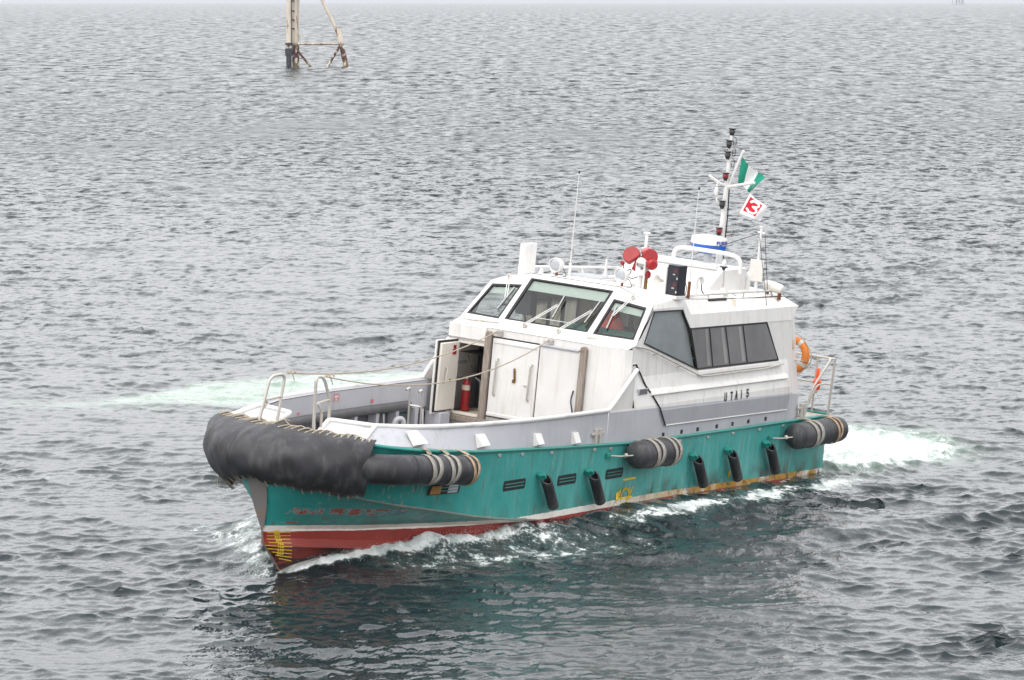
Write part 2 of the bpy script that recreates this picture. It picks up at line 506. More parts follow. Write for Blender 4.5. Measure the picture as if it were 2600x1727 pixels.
def hullrow(P, xs=8.0, n1=50, n2=34):
    """same station count on every line: by x up to xs, by arc length beyond"""
    p = np.array(P, float)
    i = np.searchsorted(p[:, 0], xs)
    cut = np.array([xs, np.interp(xs, p[:, 0], p[:, 1]), np.interp(xs, p[:, 0], p[:, 2])])
    a = np.vstack([p[:i], cut]); b = np.vstack([cut, p[i:]])
    xx = np.linspace(-8.05, xs, n1)
    A = np.stack([xx, np.interp(xx, a[:, 0], a[:, 1]), np.interp(xx, a[:, 0], a[:, 2])], 1)
    Bq = resample(b, n2 + 1)
    return np.vstack([A, Bq[1:]])

LN = {k: hullrow(v) for k, v in dict(G=G, K=K, W=W1, CT=CT, CE=CE, CU=CU, BT=BT, KL=KL).items()}
def flare(t, sag):
    p = LN['G'] * (1 - t) + LN['K'] * t
    q = p.copy(); q[:, 1] -= sag * np.clip((p[:, 0] - 7) / 4, 0, 1) * np.sin(math.pi * t) * np.clip(p[:, 1], 0, 1)
    return q
rows = [LN['G'], flare(.25, .1), flare(.5, .12), flare(.75, .08), LN['K'], LN['K'] * .5 + LN['W'] * .5, LN['W'], LN['CT'], LN['CE'], LN['CU'], LN['BT'], LN['KL']]
m = MB(); m.grid([[tuple(p) for p in r] for r in rows], flip=True)
m.mirror()
# transom
st = [tuple(r[0]) for r in rows]
m.poly(st + [(x, -y, z) for x, y, z in st[::-1][1:]])
hull = m.build('hull', HULL, boat, smooth=24)
_HR = [LN[k] for k in ('G', 'K', 'W', 'CT', 'CE')]
def hull_y(x, z):
    zs, ys = [], []
    for r in _HR:
        k = np.argmax(r[:, 0]) if r[-1, 0] < r[:, 0].max() else len(r)
        if x <= r[:, 0].max():
            zs.append(np.interp(x, r[:, 0], r[:, 2])); ys.append(np.interp(x, r[:, 0], r[:, 1]))
    o_ = np.argsort(zs)
    return float(np.interp(z, np.array(zs)[o_], np.array(ys)[o_]))

# knuckle weld bead along the flare, gunwale pipe, stem plate
kn = [tuple(p + np.array([0, .012, 0])) for p in LN['K'][42:]]
m = MB(); m.tube(kn[::2], .026, 6).mirror(); m.build('rubbing_strake', painted('strake_paint', (.15, .20, .17), (.34, .28, .22), .7), boat)
m = MB(); gp = [tuple(p + np.array([0, .02, 0])) for p in LN['G'][1:]]
m.tube(gp, .036, 8).mirror(); m.tube([(-8.07, -2.34, 1.93), (-8.1, -1.2, 1.93), (-8.1, 1.2, 1.93), (-8.07, 2.34, 1.93)], .036, 8)
m.build('gunwale_rail', TEAL, boat)
m = MB()
ss = [(12.145, .23, 1.735), (12.03, .20, 1.45), (11.93, .15, 1.15), (11.86, .09, .92), (11.81, .05, .76)]
sc = [(12.175, 0, 1.745), (12.065, 0, 1.45), (11.965, 0, 1.15), (11.885, 0, .92), (11.825, 0, .76)]
m.grid([ss, sc, [(x, -y, z) for x, y, z in ss]])
m.build('stem_plate', painted('bare_steel_stem', (.20, .19, .18), (.30, .14, .09), .7, rough=.55), hull, smooth=60)
m = MB(); m.tube([(11.825, 0, .76), (11.76, 0, .55), (11.70, 0, .40), (11.40, 0, .13), (11.0, 0, -.27)], .022, 6)
m.build('stem_bar', painted('stem_bar_steel', (.24, .2, .17), (.3, .1, .06), .5), hull)

# ---- decks
m = MB()
inn = [p * np.array([1, 1, 1]) - np.array([0, .02, .01]) for p in LN['G'][1:-1]]
foot = lambda x: np.interp(x, [-8, 2.65, 5, 8, 9.6, 10.4, 11.0], [2.2, 2.3, 2.26, 2.1, 1.95, 1.7, 1.4])
rim_o = [tuple(p) for p in inn if p[0] < 10.9]; rim_i = [(p[0] - (0 if p[0] < 9 else .05), foot(p[0]), p[2]) for p in rim_o]
m.grid([rim_i, rim_o]).mirror()
m.build('side_deck', DECKGREY, boat)
m = MB(); bow = [tuple(p - np.array([.03, 0, .02])) for p in LN['G'] if p[0] > 10.15]
m.poly([(10.3, 2.0, 2.50)] + bow[1:] + [(x, -y, z) for x, y, z in bow[1:][::-1]] + [(10.3, -2.0, 2.50)])
m.build('bow_deck', DECKGREY, boat)
m = MB(); wd = [(1.8, 2.28), (6.0, 2.2), (8.0, 1.95), (9.3, 1.6), (10.3, 1.15)]
m.prism([(x, y, 1.5) for x, y in wd] + [(x, -y, 1.5) for x, y in wd[::-1]], (0, 0, -.06))
m.grid([[(10.3, -1.15, 1.5), (10.3, 1.15, 1.5)], [(10.3, -2.0, 2.50), (10.3, 2.0, 2.50)]]); m.build('well_deck', DECKGREY, boat)
m = MB(); m.box2((-8.03, -2.36, 1.86), (-5.7, 2.36, 1.92)); m.build('aft_deck', painted('aft_deck_paint', (.42, .38, .32), (.3, .22, .16), .5, streak=False), boat)

# ---- bulwark of the foredeck well
BT_TOP = [(2.65, 2.345, 2.76), (5, 2.31, 2.76), (6.42, 2.235, 2.77), (7.74, 2.09, 2.78), (8.93, 1.90, 2.80), (9.88, 1.58, 2.82), (10.21, 1.37, 2.83)]
BT_FOOT = [(2.65, 2.37, 2.02), (5, 2.36, 2.155), (6.42, 2.33, 2.235), (7.74, 2.26, 2.31), (8.93, 2.14, 2.40), (10.0, 1.98, 2.50), (11.0, 1.62, 2.60)]
top = resample(BT_TOP, 30); fo = resample(BT_FOOT, 30)
m = MB(); m.grid([[tuple(p) for p in fo], [tuple(p) for p in top]], flip=True)
ins = top - np.array([0, .14, 0]); inb = ins.copy(); inb[:, 2] = 1.5
m.grid([[tuple(p) for p in top], [tuple(p) for p in ins]], flip=True)
m.mirror(); m.build('bulwark', GREY, boat, smooth=50)
m = MB(); low = ins.copy(); low[:, 2] = 2.17; low[:, 1] -= .02; up = ins.copy(); up[:, 1] -= .02; up[:, 2] -= .01
m.grid([[tuple(p) for p in up], [tuple(p) for p in low]], flip=True)
l2 = low + np.array([0, .12, 0]); m.grid([[tuple(p) for p in low], [tuple(p) for p in l2]], flip=True)
m.mirror(); m.build('bulwark_lining', GREY, boat, smooth=50)
m = MB(); ow = LN['G'][LN['G'][:, 0] > 1.7]; ow = ow[ow[:, 0] < 10.25]
a_ = ow - np.array([0, .07, .05]); b_ = a_.copy(); b_[:, 2] = 1.5; b_[:, 1] = np.interp(b_[:, 0], [q[0] for q in wd], [q[1] for q in wd])
m.grid([[tuple(p) for p in a_], [tuple(p) for p in b_]], flip=True); m.mirror(); m.build('well_side', GREY_DARK, boat)
m = MB(); pd = [tuple(p - np.array([0, .19, .50])) for p in resample(BT_TOP, 40) if 3.4 < p[0] < 10.0]
m.tube(pd, .10, 10).mirror(); m.build('padded_rail', plain('grey_vinyl_padding', (.095, .093, .095), .6, var=.15, scale=6), boat)
for s in (1, -1):
    cap = [(x, s * y, z + .015) for x, y, z in smooth_poly([tuple(p) for p in resample(BT_TOP, 12)], 3)]
    leg = [(1.63, s * 2.385, 3.59), (2.55, s * 2.365, 2.86)] + cap + [(10.62, s * 1.5, 2.74), (11.02, s * 1.62, 2.62)]
    m = MB(); m.tube(fillet(leg[:3], .12)[:-1] + leg[2:], .05, 10); m.build('bulwark_cap_rail', RAILWHITE, boat)
    m = MB()
    m.prism([(10.48, s * .45, 2.83), (10.21, s * 1.37, 2.82), (11.0, s * 1.60, 2.60), (11.02, s * .55, 2.60)], (-.05, 0, -.02))
    m.build('bow_coaming', COAM, boat, bevel=.008)
    m = MB(); m.tube(fillet([(11.04, s * .55, 2.60), (10.48, s * .45, 2.85), (10.23, s * 1.37, 2.85)], .08), .045, 10)
    m.build('coaming_rail', RAILWHITE, boat)
    m = MB(); m.prism([(2.62, s * 2.35, 2.76), (1.62, s * 2.35, 3.57), (1.62, s * 2.35, 2.72)], (0, -s * .03, 0)); m.build('gusset_plate', WHITE, boat)
    # ribs, bent pipes and bracket steps
    for i, x in enumerate((3.1, 3.9, 4.7, 5.6, 6.5, 7.4, 8.3, 9.1)):
        yb = float(np.interp(x, top[:, 0], top[:, 1])) - .10
        m = MB(); m.box2((x - .06, s * (yb - .12), 1.5), (x + .06, s * (yb + .10), 2.2)); m.build('rib', GREY, boat, bevel=.01)
        if i % 2 == 0:
            m = MB(); m.tube(fillet([(x - .25, s * (yb - .1), 2.14), (x - .25, s * (yb - .14), 1.72), (x - .4, s * (yb - .1), 1.7)], .07), .018, 6); m.build('pipe', RAILWHITE, boat)
    for x, w in ((9.62, .34), (7.6, .30), (5.55, .24), (4.05, .22)):
        yt = float(np.interp(x, top[:, 0], top[:, 1])); yf = float(np.interp(x, fo[:, 0], fo[:, 1])); zf = float(np.interp(x, fo[:, 0], fo[:, 2]))
        zt = zf + .31; yy = yf + (yt - yf) * .6
        m = MB()
        m.prism([(x - w / 2, s * yy, zt), (x - w / 2, s * (yy + .06), zt), (x - w / 2, s * (yf + .13), zf + .10), (x - w / 2, s * (yf - .02), zf + .04)], (w, 0, 0))
        m.build('bracket_step', WHITE, boat, bevel=.006)
# centre-line step down from the gate, ladder hoops
m = MB()
for y in (-1.16, -.85):
    m.tube(fillet([(5.15, y, 2.85), (5.0, y, 2.9), (4.98, y + .02, 1.5)], .1), .026, 8)
m.tube([(4.99, -1.15, 2.52), (4.99, -.84, 2.52)], .018, 6); m.tube([(4.98, -1.13, 1.9), (4.98, -.82, 1.9)], .018, 6)
m.build('boarding_ladder', STEEL, boat)
m = MB(); m.tube(fillet([(4.6, -1.75, 1.5), (4.6, -1.72, 2.1), (4.45, -1.6, 2.12), (4.45, -1.58, 1.85)], .12), .055, 8); m.build('swan_neck_vent', GREY, boat)
m = MB(); m.box2((2.15, -2.26, 1.5), (2.55, -1.86, 2.06)); m.build('deck_locker', GREY, boat, bevel=.012)

# ---- bow gate handrails
for pts, mid in ((((11.02, .47, 2.60), (11.06, .45, 3.74), (10.79, .45, 3.71), (10.49, .45, 3.22), (10.48, .45, 2.58)), ((11.05, .45, 3.18), (10.93, .46, 3.2), (10.84, .5, 3.05), (10.83, .52, 2.6))),
                 (((11.39, -.60, 2.60), (11.17, -.55, 3.60), (10.80, -.45, 3.65), (10.87, -.46, 3.1), (10.95, -.46, 2.60)), ((11.27, -.58, 3.12), (11.15, -.56, 3.08), (11.28, -.6, 2.95), (11.33, -.62, 2.62)))):
    m = MB(); m.tube(fillet(pts, .14, 6), .032, 10); m.tube(fillet(mid, .08), .026, 8)
    a_, b_ = (pts[0][0] * .45 + pts[1][0] * .55, pts[0][1] * .45 + pts[1][1] * .55, 3.19), (10.52, .45, 3.25)
    if pts[0][1] < 0: a_, b_ = (11.28, -.58, 3.13), (10.86, -.455, 3.2)
    m.tube([a_, b_], .026, 8)
    m.build('bow_handrail', STEEL_WORN, boat)

# ================================================================== wheelhouse
# side wall
def yw(z): return float(np.interp(z, [1.9, 2.62, 2.75, 3.38, 4.8], [2.37, 2.365, 2.36, 2.20, 2.125]))
def sw(s, dy=0.): return lambda x, z: (x, s * (yw(z) + dy), z)
FW = [(.66, 4.76), (-.61, 4.74), (-.98, 4.30), (-1.41, 3.40), (1.05, 4.10)]
AW = [(-1.02, 4.31), (-4.69, 4.27), (-5.37, 3.38), (-1.43, 3.40)]
for s in (1, -1):
    m = MB()
    fl = s > 0
    m.sheet([(1.55, 4.0), (1.2, 4.22), (.62, 4.82), (-.66, 4.82), (-1.02, 4.36), (-4.75, 4.32), (-5.86, 4.32), (-5.86, 3.375), (1.55, 3.375)],
            [[(x, z) for x, z in FW]] + ([[(x, z - .01) for x, z in AW]] if s < 0 else []), sw(s), fl)
    nx = 12
    for z0, z1 in ((3.375, 3.0), (3.0, 2.75)):
        m.grid([[(1.55 + (-5.86 - 1.55) * k / nx, s * yw(z0), z0) for k in range(nx + 1)], [(1.55 + (-5.86 - 1.55) * k / nx, s * yw(z1), z1) for k in range(nx + 1)]], flip=not fl)
    m.grid([[(2.65 + (-5.86 - 2.65) * k / nx, s * yw(2.75), 2.75) for k in range(nx + 1)],
            [(2.65 + (-5.86 - 2.65) * k / nx, s * 2.365, 2.72 - .13 * k / nx) for k in range(nx + 1)]], flip=not fl)
    m.build('cabin_side', WHITE, boat, smooth=20)
    m = MB()
    m.grid([[(2.65 + (-5.86 - 2.65) * k / nx, s * 2.365, 2.72 - .13 * k / nx) for k in range(nx + 1)],
            [(2.65 + (-5.86 - 2.65) * k / nx, s * 2.372, 1.93) for k in range(nx + 1)]], flip=not fl)
    m.build('lower_cabin_side', GREY, boat)
    # raised panel aft of the gap line
    m = MB()
    m.prism([(.44, s * 2.366, 2.63), (.18, s * 2.372, 2.28), (-5.7, s * 2.372, 2.22), (-5.84, s * 2.366, 2.575)], (0, s * .03, 0))
    m.build('lower_side_panel', painted('mid_grey_paint', (.335, .34, .36), (.2, .18, .16), .35), boat, bevel=.008)
    m = MB(); m.tube([(.15, s * 2.405, 2.28), (-2.8, s * 2.405, 2.252), (-5.7, s * 2.405, 2.22)], .012, 6); m.build('weld_bead', WHITE, boat)
    m = MB(); m.tube([(1.5, s * (yw(3.66) + .012), 3.66), (1.36, s * (yw(3.66) + .012), 3.66), (.97, s * (yw(3.19) + .014), 3.19), (.70, s * (yw(2.95) + .014), 2.95), (.46, s * 2.40, 2.68), (.15, s * 2.405, 2.28)], .018, 6)
    m.build('panel_seam', BLACK, boat)
    m = MB(); m.tube(fillet([(1.74, s * (yw(3.2) + .01), 3.2), (1.62, s * (yw(3.6) + .01), 3.66), (1.36, s * (yw(3.66) + .014), 3.68)], .06), .012, 6); m.build('panel_lip', WHITE_CLEAN, boat)
    for x in (.3, -1.6, -3.4, -5.0):
        m = MB(); m.box2((x - .004, s * 2.366, 2.66), (x + .004, s * 2.3675, 2.93)); m.build('plate_seam', GREY, boat)
        m = MB(); m.prism([(x, s * (yw(3.12) + .001), 3.12), (x - .008, s * (yw(3.12) + .001), 3.12), (x - .008, s * (yw(3.26) + .001), 3.26), (x, s * (yw(3.26) + .001), 3.26)], (0, s * .0015, 0)); m.build('plate_seam', GREY, boat)
    # strake
    m = MB(); ya, yb2 = yw(3.10), yw(2.95)
    m.prism([(.80, s * (ya - .01), 3.10), (.80, s * (ya + .055), 3.07), (.80, s * (yb2 + .06), 2.98), (.80, s * (yb2 - .01), 2.94)], (-6.5, 0, -.03))
    m.build('side_strake', WHITE, boat, bevel=.01)
    m = MB(); m.box2((.92, s * (yw(3.05) - .01), 3.0), (1.34, s * (yw(3.05) + .03), 3.14)); m.build('louvre_vent', GREY, boat, bevel=.03)
    m = MB()
    for k in range(5): m.box2((.97, s * (yw(3.05) + .02), 3.022 + k * .024), (1.30, s * (yw(3.05) + .045), 3.032 + k * .024))
    m.build('louvre_slats', GREY_DARK, boat)
    for x in (.15, -.69, -1.44, -2.34, -3.10, -3.87, -4.73):
        m = MB(); m.box2((x - .05, s * 2.36, 2.03), (x + .05, s * 2.379, 2.115)); m.build('scupper', BLACK, boat)
    # windows
    c = np.mean(np.array(FW), 0)
    fwin = MB(); fwin.poly([sw(s, -.010)(x, z) for x, z in (FW[::-1] if s > 0 else FW)]); wn_ = fwin.build('side_window', GLASS, boat)
    m = MB(); m.tube([sw(s, .008)(x, z) for x, z in FW], .022, 4, closed=True); m.build('window_seal', BLACK, wn_)
    m = MB(); m.prism([sw(s, -.06)(x, z) for x, z in FW], (0, s * .01, 0))
    if s > 0: m.build('window_film', mk_tint('inner_window_film', (.36, .365, .39)), wn_)
    m = MB(); m.prism([sw(s, -.10)(x, z) for x, z in ((-.56, 4.7), (-.64, 4.7), (-1.34, 3.5), (-1.2, 3.52), (-.9, 4.25))], (0, s * .01, 0)); m.build('window_post', BLIND, wn_)
    div = [(-1.02, -1.43), (-1.90, -2.16), (-2.66, -2.98), (-3.50, -3.83), (-4.69, -5.37)]
    zt = lambda x: 4.31 + (x + 1.02) * .0109; zb = lambda x: 3.40 + (x + 1.43) * .005
    for k in range(4):
        a0, b0 = div[k]; a1, b1 = div[k + 1]
        q = [(a0 - .02, zt(a0) - .02), (a1 + .02, zt(a1) - .02), (b1 + .02, zb(b1) + .02), (b0 - .02, zb(b0) + .02)]
        m = MB()
        if s > 0: m.prism([sw(s, .004)(x, z) for x, z in q], (0, s * .014, 0))
        else: m.poly([sw(s, .006)(x, z) for x, z in q])
        w_ = m.build('side_window', TINT_BROWN if s > 0 else GLASS, boat)
        wq = [(a1 + .22, zt(a1) - .03), (a1 + .10, zt(a1) - .03), (b1 + .12, zb(b1) + .05), (b1 + .27, zb(b1) + .05)]
        if k < 3 and s > 0:
            m = MB(); m.prism([sw(s, .0185)(x, z) for x, z in wq], (0, s * .004, 0)); m.build('window_post', BLIND, w_)
    m = MB(); fr_ = [sw(s, .014)(x, z) for x, z in AW]; m.tube(fr_, .025, 4, closed=True)
    for k in (1, 2, 3):
        m.tube([sw(s, .014)(div[k][0], zt(div[k][0])), sw(s, .014)(div[k][1], zb(div[k][1]))], .022, 4)
    m.build('window_frame', BLACK, boat)
    # sill and grab rail below the windows
    m = MB(); m.prism([(-1.42, s * 2.19, 3.375), (-1.42, s * 2.28, 3.355), (-1.42, s * 2.29, 3.28), (-1.42, s * 2.2, 3.26)], (-4.0, 0, -.01)); m.build('window_sill', WHITE, boat, bevel=.008)
    rl = [(1.72, s * 1.12, 4.12), (1.60, s * 2.10, 4.07), (1.05, s * 2.27, 4.0), (-1.40, s * 2.31, 3.27), (-1.75, s * 2.33, 3.24), (-4.5, s * 2.33, 3.24), (-5.5, s * 2.30, 3.29)] if s > 0 else \
         [(1.72, s * 1.12, 4.12), (1.60, s * 2.10, 4.07), (1.45, s * 2.35, 4.06), (-.2, s * 2.36, 3.6)]
    m = MB(); m.tube(fillet(rl, .16), .02, 8)
    if s > 0:
        for x, z in ((.62, 3.86), (-.5, 3.53), (-2.6, 3.24), (-3.8, 3.24)): m.tube([(x, s * 2.30, z), (x - .02, s * 2.18, z - .03)], .014, 6)
    m.build('grab_rail', STEEL_WORN, boat)

# fascia, chamfer and roof
RZ = lambda y, zc, ze: zc + (ze - zc) * (abs(y) / 2.05) ** 2
def roofrow(x, zc, ze, half):
    return [(x, half * k / 6, RZ(half * k / 6, zc, ze)) for k in range(-6, 7)]
m = MB()
fr = [(.48 + .13 * (max(0, abs(y) - 1.13) / .93), y, 4.2 + (1.6 - (.48 + .13 * (max(0, abs(y) - 1.13) / .93))) * .86 - .17 * max(0., abs(y) - 1.13) + .003) for y in (-2.06, -1.75, -1.44, -1.13, -.75, -.37, 0, .37, .75, 1.13, 1.44, 1.75, 2.06)]
rr_ = [[tuple(p) for p in fr], roofrow(-.2, 5.16, 4.97, 2.08), roofrow(-.75, 5.11, 4.955, 2.08)]
m.grid(rr_)
aft = [roofrow(-.80, 5.10, 4.95, 1.98), roofrow(-2.5, 5.02, 4.87, 1.94), roofrow(-4.5, 4.95, 4.80, 1.89), roofrow(-6.05, 4.91, 4.765, 1.85)]
m.grid(aft)
m.build('cabin_roof', WHITE_ROOF, boat, smooth=30)
for s in (1, -1):
    m = MB()
    E0 = [(.61, 2.06, 4.895), (-.2, 2.08, 4.97), (-.75, 2.08, 4.955)]
    L0 = [(.70, 2.125, 4.79), (-.2, 2.125, 4.775), (-.63, 2.125, 4.765)]
    m.grid([[(x, s * y, z) for x, y, z in E0], [(x, s * y, z) for x, y, z in L0]], flip=s > 0)
    m.grid([[(x, s * y, z) for x, y, z in L0], [(x, s * 2.118, z - .03) for x, y, z in L0]], flip=s > 0)
    inner = [(-.80, 1.98, 4.95), (-2.5, 1.94, 4.87), (-4.5, 1.89, 4.80), (-6.05, 1.85, 4.765)]
    outer = [(-1.05, 2.125, 4.62), (-2.6, 2.125, 4.605), (-4.5, 2.125, 4.585), (-6.32, 2.125, 4.575)]
    low_ = [(-1.02, 2.165, 4.325), (-2.6, 2.165, 4.305), (-4.5, 2.165, 4.285), (-5.96, 2.165, 4.265)]
    J = lambda L: [(x, s * y, z) for x, y, z in L]
    m.grid([J(inner), J(outer)], flip=s > 0); m.grid([J(outer), J(low_)], flip=s > 0)
    m.poly(J([(-.75, 2.08, 4.955), (-.63, 2.125, 4.765), (-1.02, 2.165, 4.325), (-1.05, 2.125, 4.62)]) if s < 0 else J([(-1.05, 2.125, 4.62), (-1.02, 2.165, 4.325), (-.63, 2.125, 4.765), (-.75, 2.08, 4.955)]))
    m.poly(J([(-.75, 2.08, 4.955), (-1.05, 2.125, 4.62), (-.80, 1.98, 4.95)]))
    m.build('roof_fascia', WHITE, boat, smooth=15)
# aft end
m = MB()
for s in (1, -1):
    q = [(-5.86, s * 2.37, 1.93), (-5.86, s * 2.365, 2.6), (-5.86, s * 2.2, 3.38), (-5.86, s * 2.15, 4.3)]
    p_ = [(-7.0, s * 2.08, 1.93), (-6.9, s * 2.06, 2.45), (-6.72, s * 2.0, 3.4), (-6.52, s * 1.93, 4.40)]
    m.grid([q[1:], p_[1:]], flip=s > 0)
    m.poly([(-5.86, s * 2.15, 4.3), (-6.32, s * 2.125, 4.575), (-6.52, s * 1.93, 4.42)])
    m.poly([(-6.32, s * 2.125, 4.575), (-6.05, s * 1.85, 4.765), (-6.52, s * 1.85, 4.5)])
m.grid([[(-6.52, -1.93, 4.40), (-6.52, 1.93, 4.40)], [(-6.9, -2.06, 2.45), (-6.9, 2.06, 2.45)]])
m.grid([[(-6.05, -1.85, 4.765), (-6.05, 0, 4.91), (-6.05, 1.85, 4.765)], [(-6.52, -1.85, 4.5), (-6.52, 0, 4.62), (-6.52, 1.85, 4.5)]])
m.grid([[(-6.52, -1.93, 4.5), (-6.52, 1.93, 4.5)], [(-6.52, -1.93, 4.4), (-6.52, 1.93, 4.4)]])
m.build('aft_wall', WHITE, boat, smooth=15)
m = MB()
for s in (1, -1): m.grid([[(-5.86, s * 2.365, 2.6), (-6.9, s * 2.06, 2.45)], [(-5.86, s * 2.37, 1.93), (-7.0, s * 2.08, 1.93)]], flip=s < 0)
m.grid([[(-6.9, -2.06, 2.45), (-6.9, 2.06, 2.45)], [(-7.0, -2.08, 1.93), (-7.0, 2.08, 1.93)]])
m.build('lower_aft_wall', GREY, boat, smooth=15)
m = MB(); m.prism([(-6.27, 2.058, 3.84), (-6.50, 1.99, 3.84), (-6.55, 2.02, 3.56), (-6.33, 2.088, 3.56)], (.005, .02, 0)); m.build('notice_plate', plain('cream_notice', (.62, .47, .33), .6), boat)

# windscreen facade: one raked plane, the wings swept down a little
def fz(x, y):
    return 4.2 + (1.6 - x) * .86 - .17 * max(0., abs(y) - 1.13) / 1.0
F = lambda dx=0., dz=0.: (lambda y, x: (x + dx, y, fz(x, y) + dz))
CWIN = [(-1.03, 1.585), (1.03, 1.585), (1.03, .60), (-1.03, .60)]
SWIN = [(1.205, 1.585), (2.10, 1.42), (1.95, .72), (1.18, .775)]
m = MB()
roofedge = lambda y: .50 + .12 * (max(0, abs(y) - 1.1) / .96)
m.sheet([(-1.13, 1.68), (1.13, 1.68), (1.13, .49), (-1.13, .49)], [CWIN], F())
for s in (1, -1):
    m.sheet([(s * 1.13, 1.68), (s * 2.23, 1.52), (s * 2.06, .61), (s * 1.13, .49)], [[(s * y, x) for y, x in SWIN]], F(), flip=s < 0)
# sloping sill from the windows down to the brow
sl0 = [(1.52, -2.23), (1.68, -1.13), (1.68, 1.13), (1.52, 2.23)]
m.grid([[(x, y, fz(x, y)) for x, y in sl0], [(1.80, -2.24, 4.0), (1.87, -1.13, 4.0), (1.87, 1.13, 4.0), (1.80, 2.20, 4.0)]])
for s in (1, -1):
    m.poly([(1.80, s * 2.22, 4.0), (1.52, s * 2.23, fz(1.52, 2.23)), (1.55, s * yw(4.0), 4.0)])
    m.poly([(1.52, s * 2.23, fz(1.52, 2.23)), (.61, s * 2.06, 4.895), (.70, s * 2.125, 4.79), (1.55, s * yw(4.0), 4.0)])
m.build('windscreen_surround', WHITE, boat, smooth=12)
def window(name, poly2d, seal=.035, visor=True):
    pts = [F()(y, x) for y, x in poly2d]
    n_ = Vector((.86, 0, 1)).normalized()
    q_ = [tuple(Vector(p) - n_ * .02) for p in pts]
    if (Vector(q_[1]) - Vector(q_[0])).cross(Vector(q_[2]) - Vector(q_[1])).dot(n_) < 0: q_ = q_[::-1]
    m = MB(); m.poly(q_); w_ = m.build(name, GLASS, boat, smooth=0)
    c = Vector(np.mean(np.array(pts), 0))
    outer_ = [Vector(p) + (Vector(p) - c).normalized() * .02 + n_ * .006 for p in pts]
    inner_ = [Vector(p) + (c - Vector(p)).normalized() * seal * 1.5 + n_ * .004 for p in pts]
    back = [q - n_ * .05 for q in inner_]
    m = MB(); m.grid([outer_, inner_, back], closed=True); m.build('window_seal', BLACK, w_, smooth=0)
    if visor:
        P = [Vector(p) - n_ * .05 for p in pts]   # order: bottom a, bottom b, top b, top a
        t = .24
        m = MB(); m.prism([P[3].lerp(P[0], t), P[2].lerp(P[1], t), P[2], P[3]], -n_ * .006); m.build('visor_band', SHADE, w_)
    return w_
window('front_window', CWIN)
window('front_window', [(y, x) for y, x in SWIN])
window('front_window', [(-y, x) for y, x in SWIN])
# wipers
def wiper(piv, arm, b0, b1, twin):
    m = MB(); off = Vector((.03, 0, .045))
    P, A, b0, b1 = Vector(piv), Vector(arm), Vector(b0), Vector(b1)
    d = (A - P).normalized().cross(Vector((.86, 0, 1)).normalized()) * .025
    m.tube([P + d, A + d], .011, 6); m.tube([P - d, A - d], .011, 6)
    w_ = m.build('wiper', WHITE_CLEAN, boat)
    m = MB(); m.tube([b0, b1], .016, 6); m.build('wiper_blade', plain('grey_wiper', (.45, .45, .44), .4), w_)
    m = MB(); m.tube([b0 - off * .6, b1 - off * .6], .012, 4); m.build('blade_rubber', BLACK, w_)
    m = MB(); m.lathe([(.05, -.06), (.05, -.02), (.03, .0), (.03, .05)], P, (.86, 0, 1), 8); m.build('wiper_motor', STEEL_WORN, w_)
wiper((1.74, -.45, 4.17), (1.19, .03, 4.64), (1.49, .09, 4.39), (.97, .04, 4.83), 1)
wiper((1.74, .41, 4.17), (1.19, .89, 4.64), (1.48, .89, 4.39), (.95, .94, 4.85), 1)
wiper((.61, -1.61, 5.04), (1.12, -1.34, 4.62), (1.39, -1.37, 4.38), (.86, -1.30, 4.84), 1)
wiper((.64, 1.56, 5.01), (1.14, 1.38, 4.60), (1.43, 1.42, 4.34), (.90, 1.33, 4.80), 1)
m = MB(); m.tube([(1.55, -.27, 4.34), (1.55, .58, 4.34)], .008, 5); m.build('wiper_link', WHITE_CLEAN, boat)

# front wall with the open doorway
m = MB()
fx = lambda y, z: (1.85, y, z)
m.sheet([(-2.20, 1.5), (2.18, 1.5), (2.18, 4.0), (-2.20, 4.0)], [[(-1.98, 2.06), (-1.32, 2.06), (-1.32, 3.57), (-1.98, 3.57)]], fx)
for s in (1, -1):
    m.grid([[(1.85, s * 2.18, 4.0), (1.70, s * 2.27, 4.0), (1.55, s * yw(4.0), 4.0)], [(1.85, s * 2.18, 3.0), (1.72, s * 2.31, 3.0), (1.55, s * 2.30, 3.0)], [(1.85, s * 2.18, 1.5), (1.80, s * 2.34, 1.5), (1.55, s * 2.36, 1.5)]], flip=s > 0)
m.build('front_wall', WHITE, boat, smooth=45)
m = MB(); m.box2((1.84, -2.23, 3.69), (1.93, -1.28, 4.0)); m.build('door_brow', WHITE, boat, bevel=.01)
m = MB()
m.box2((1.83, -2.03, 2.0), (1.885, -1.98, 3.62)); m.box2((1.83, -1.32, 2.0), (1.885, -1.27, 3.62)); m.box2((1.83, -1.98, 3.57), (1.885, -1.32, 3.62)); m.box2((1.83, -1.98, 2.0), (1.90, -1.32, 2.06))
m.build('door_frame', CREAM, boat, bevel=.006)
m = MB(); m.box2((1.86, -2.1, 1.86), (1.97, 1.25, 1.99)); m.build('sill_beam', WOOD, boat, bevel=.015)
for s in (1, -1):
    m = MB(); m.box2((1.86, s * 1.2 - .075, 1.52), (1.965, s * 1.2 + .075, 3.86)); m.lathe([(.075, 0), (.075, .105)], (1.86, s * 1.2, 3.86), (1, 0, 0), 14)
    m.build('wooden_post', WOOD, boat, bevel=.012)
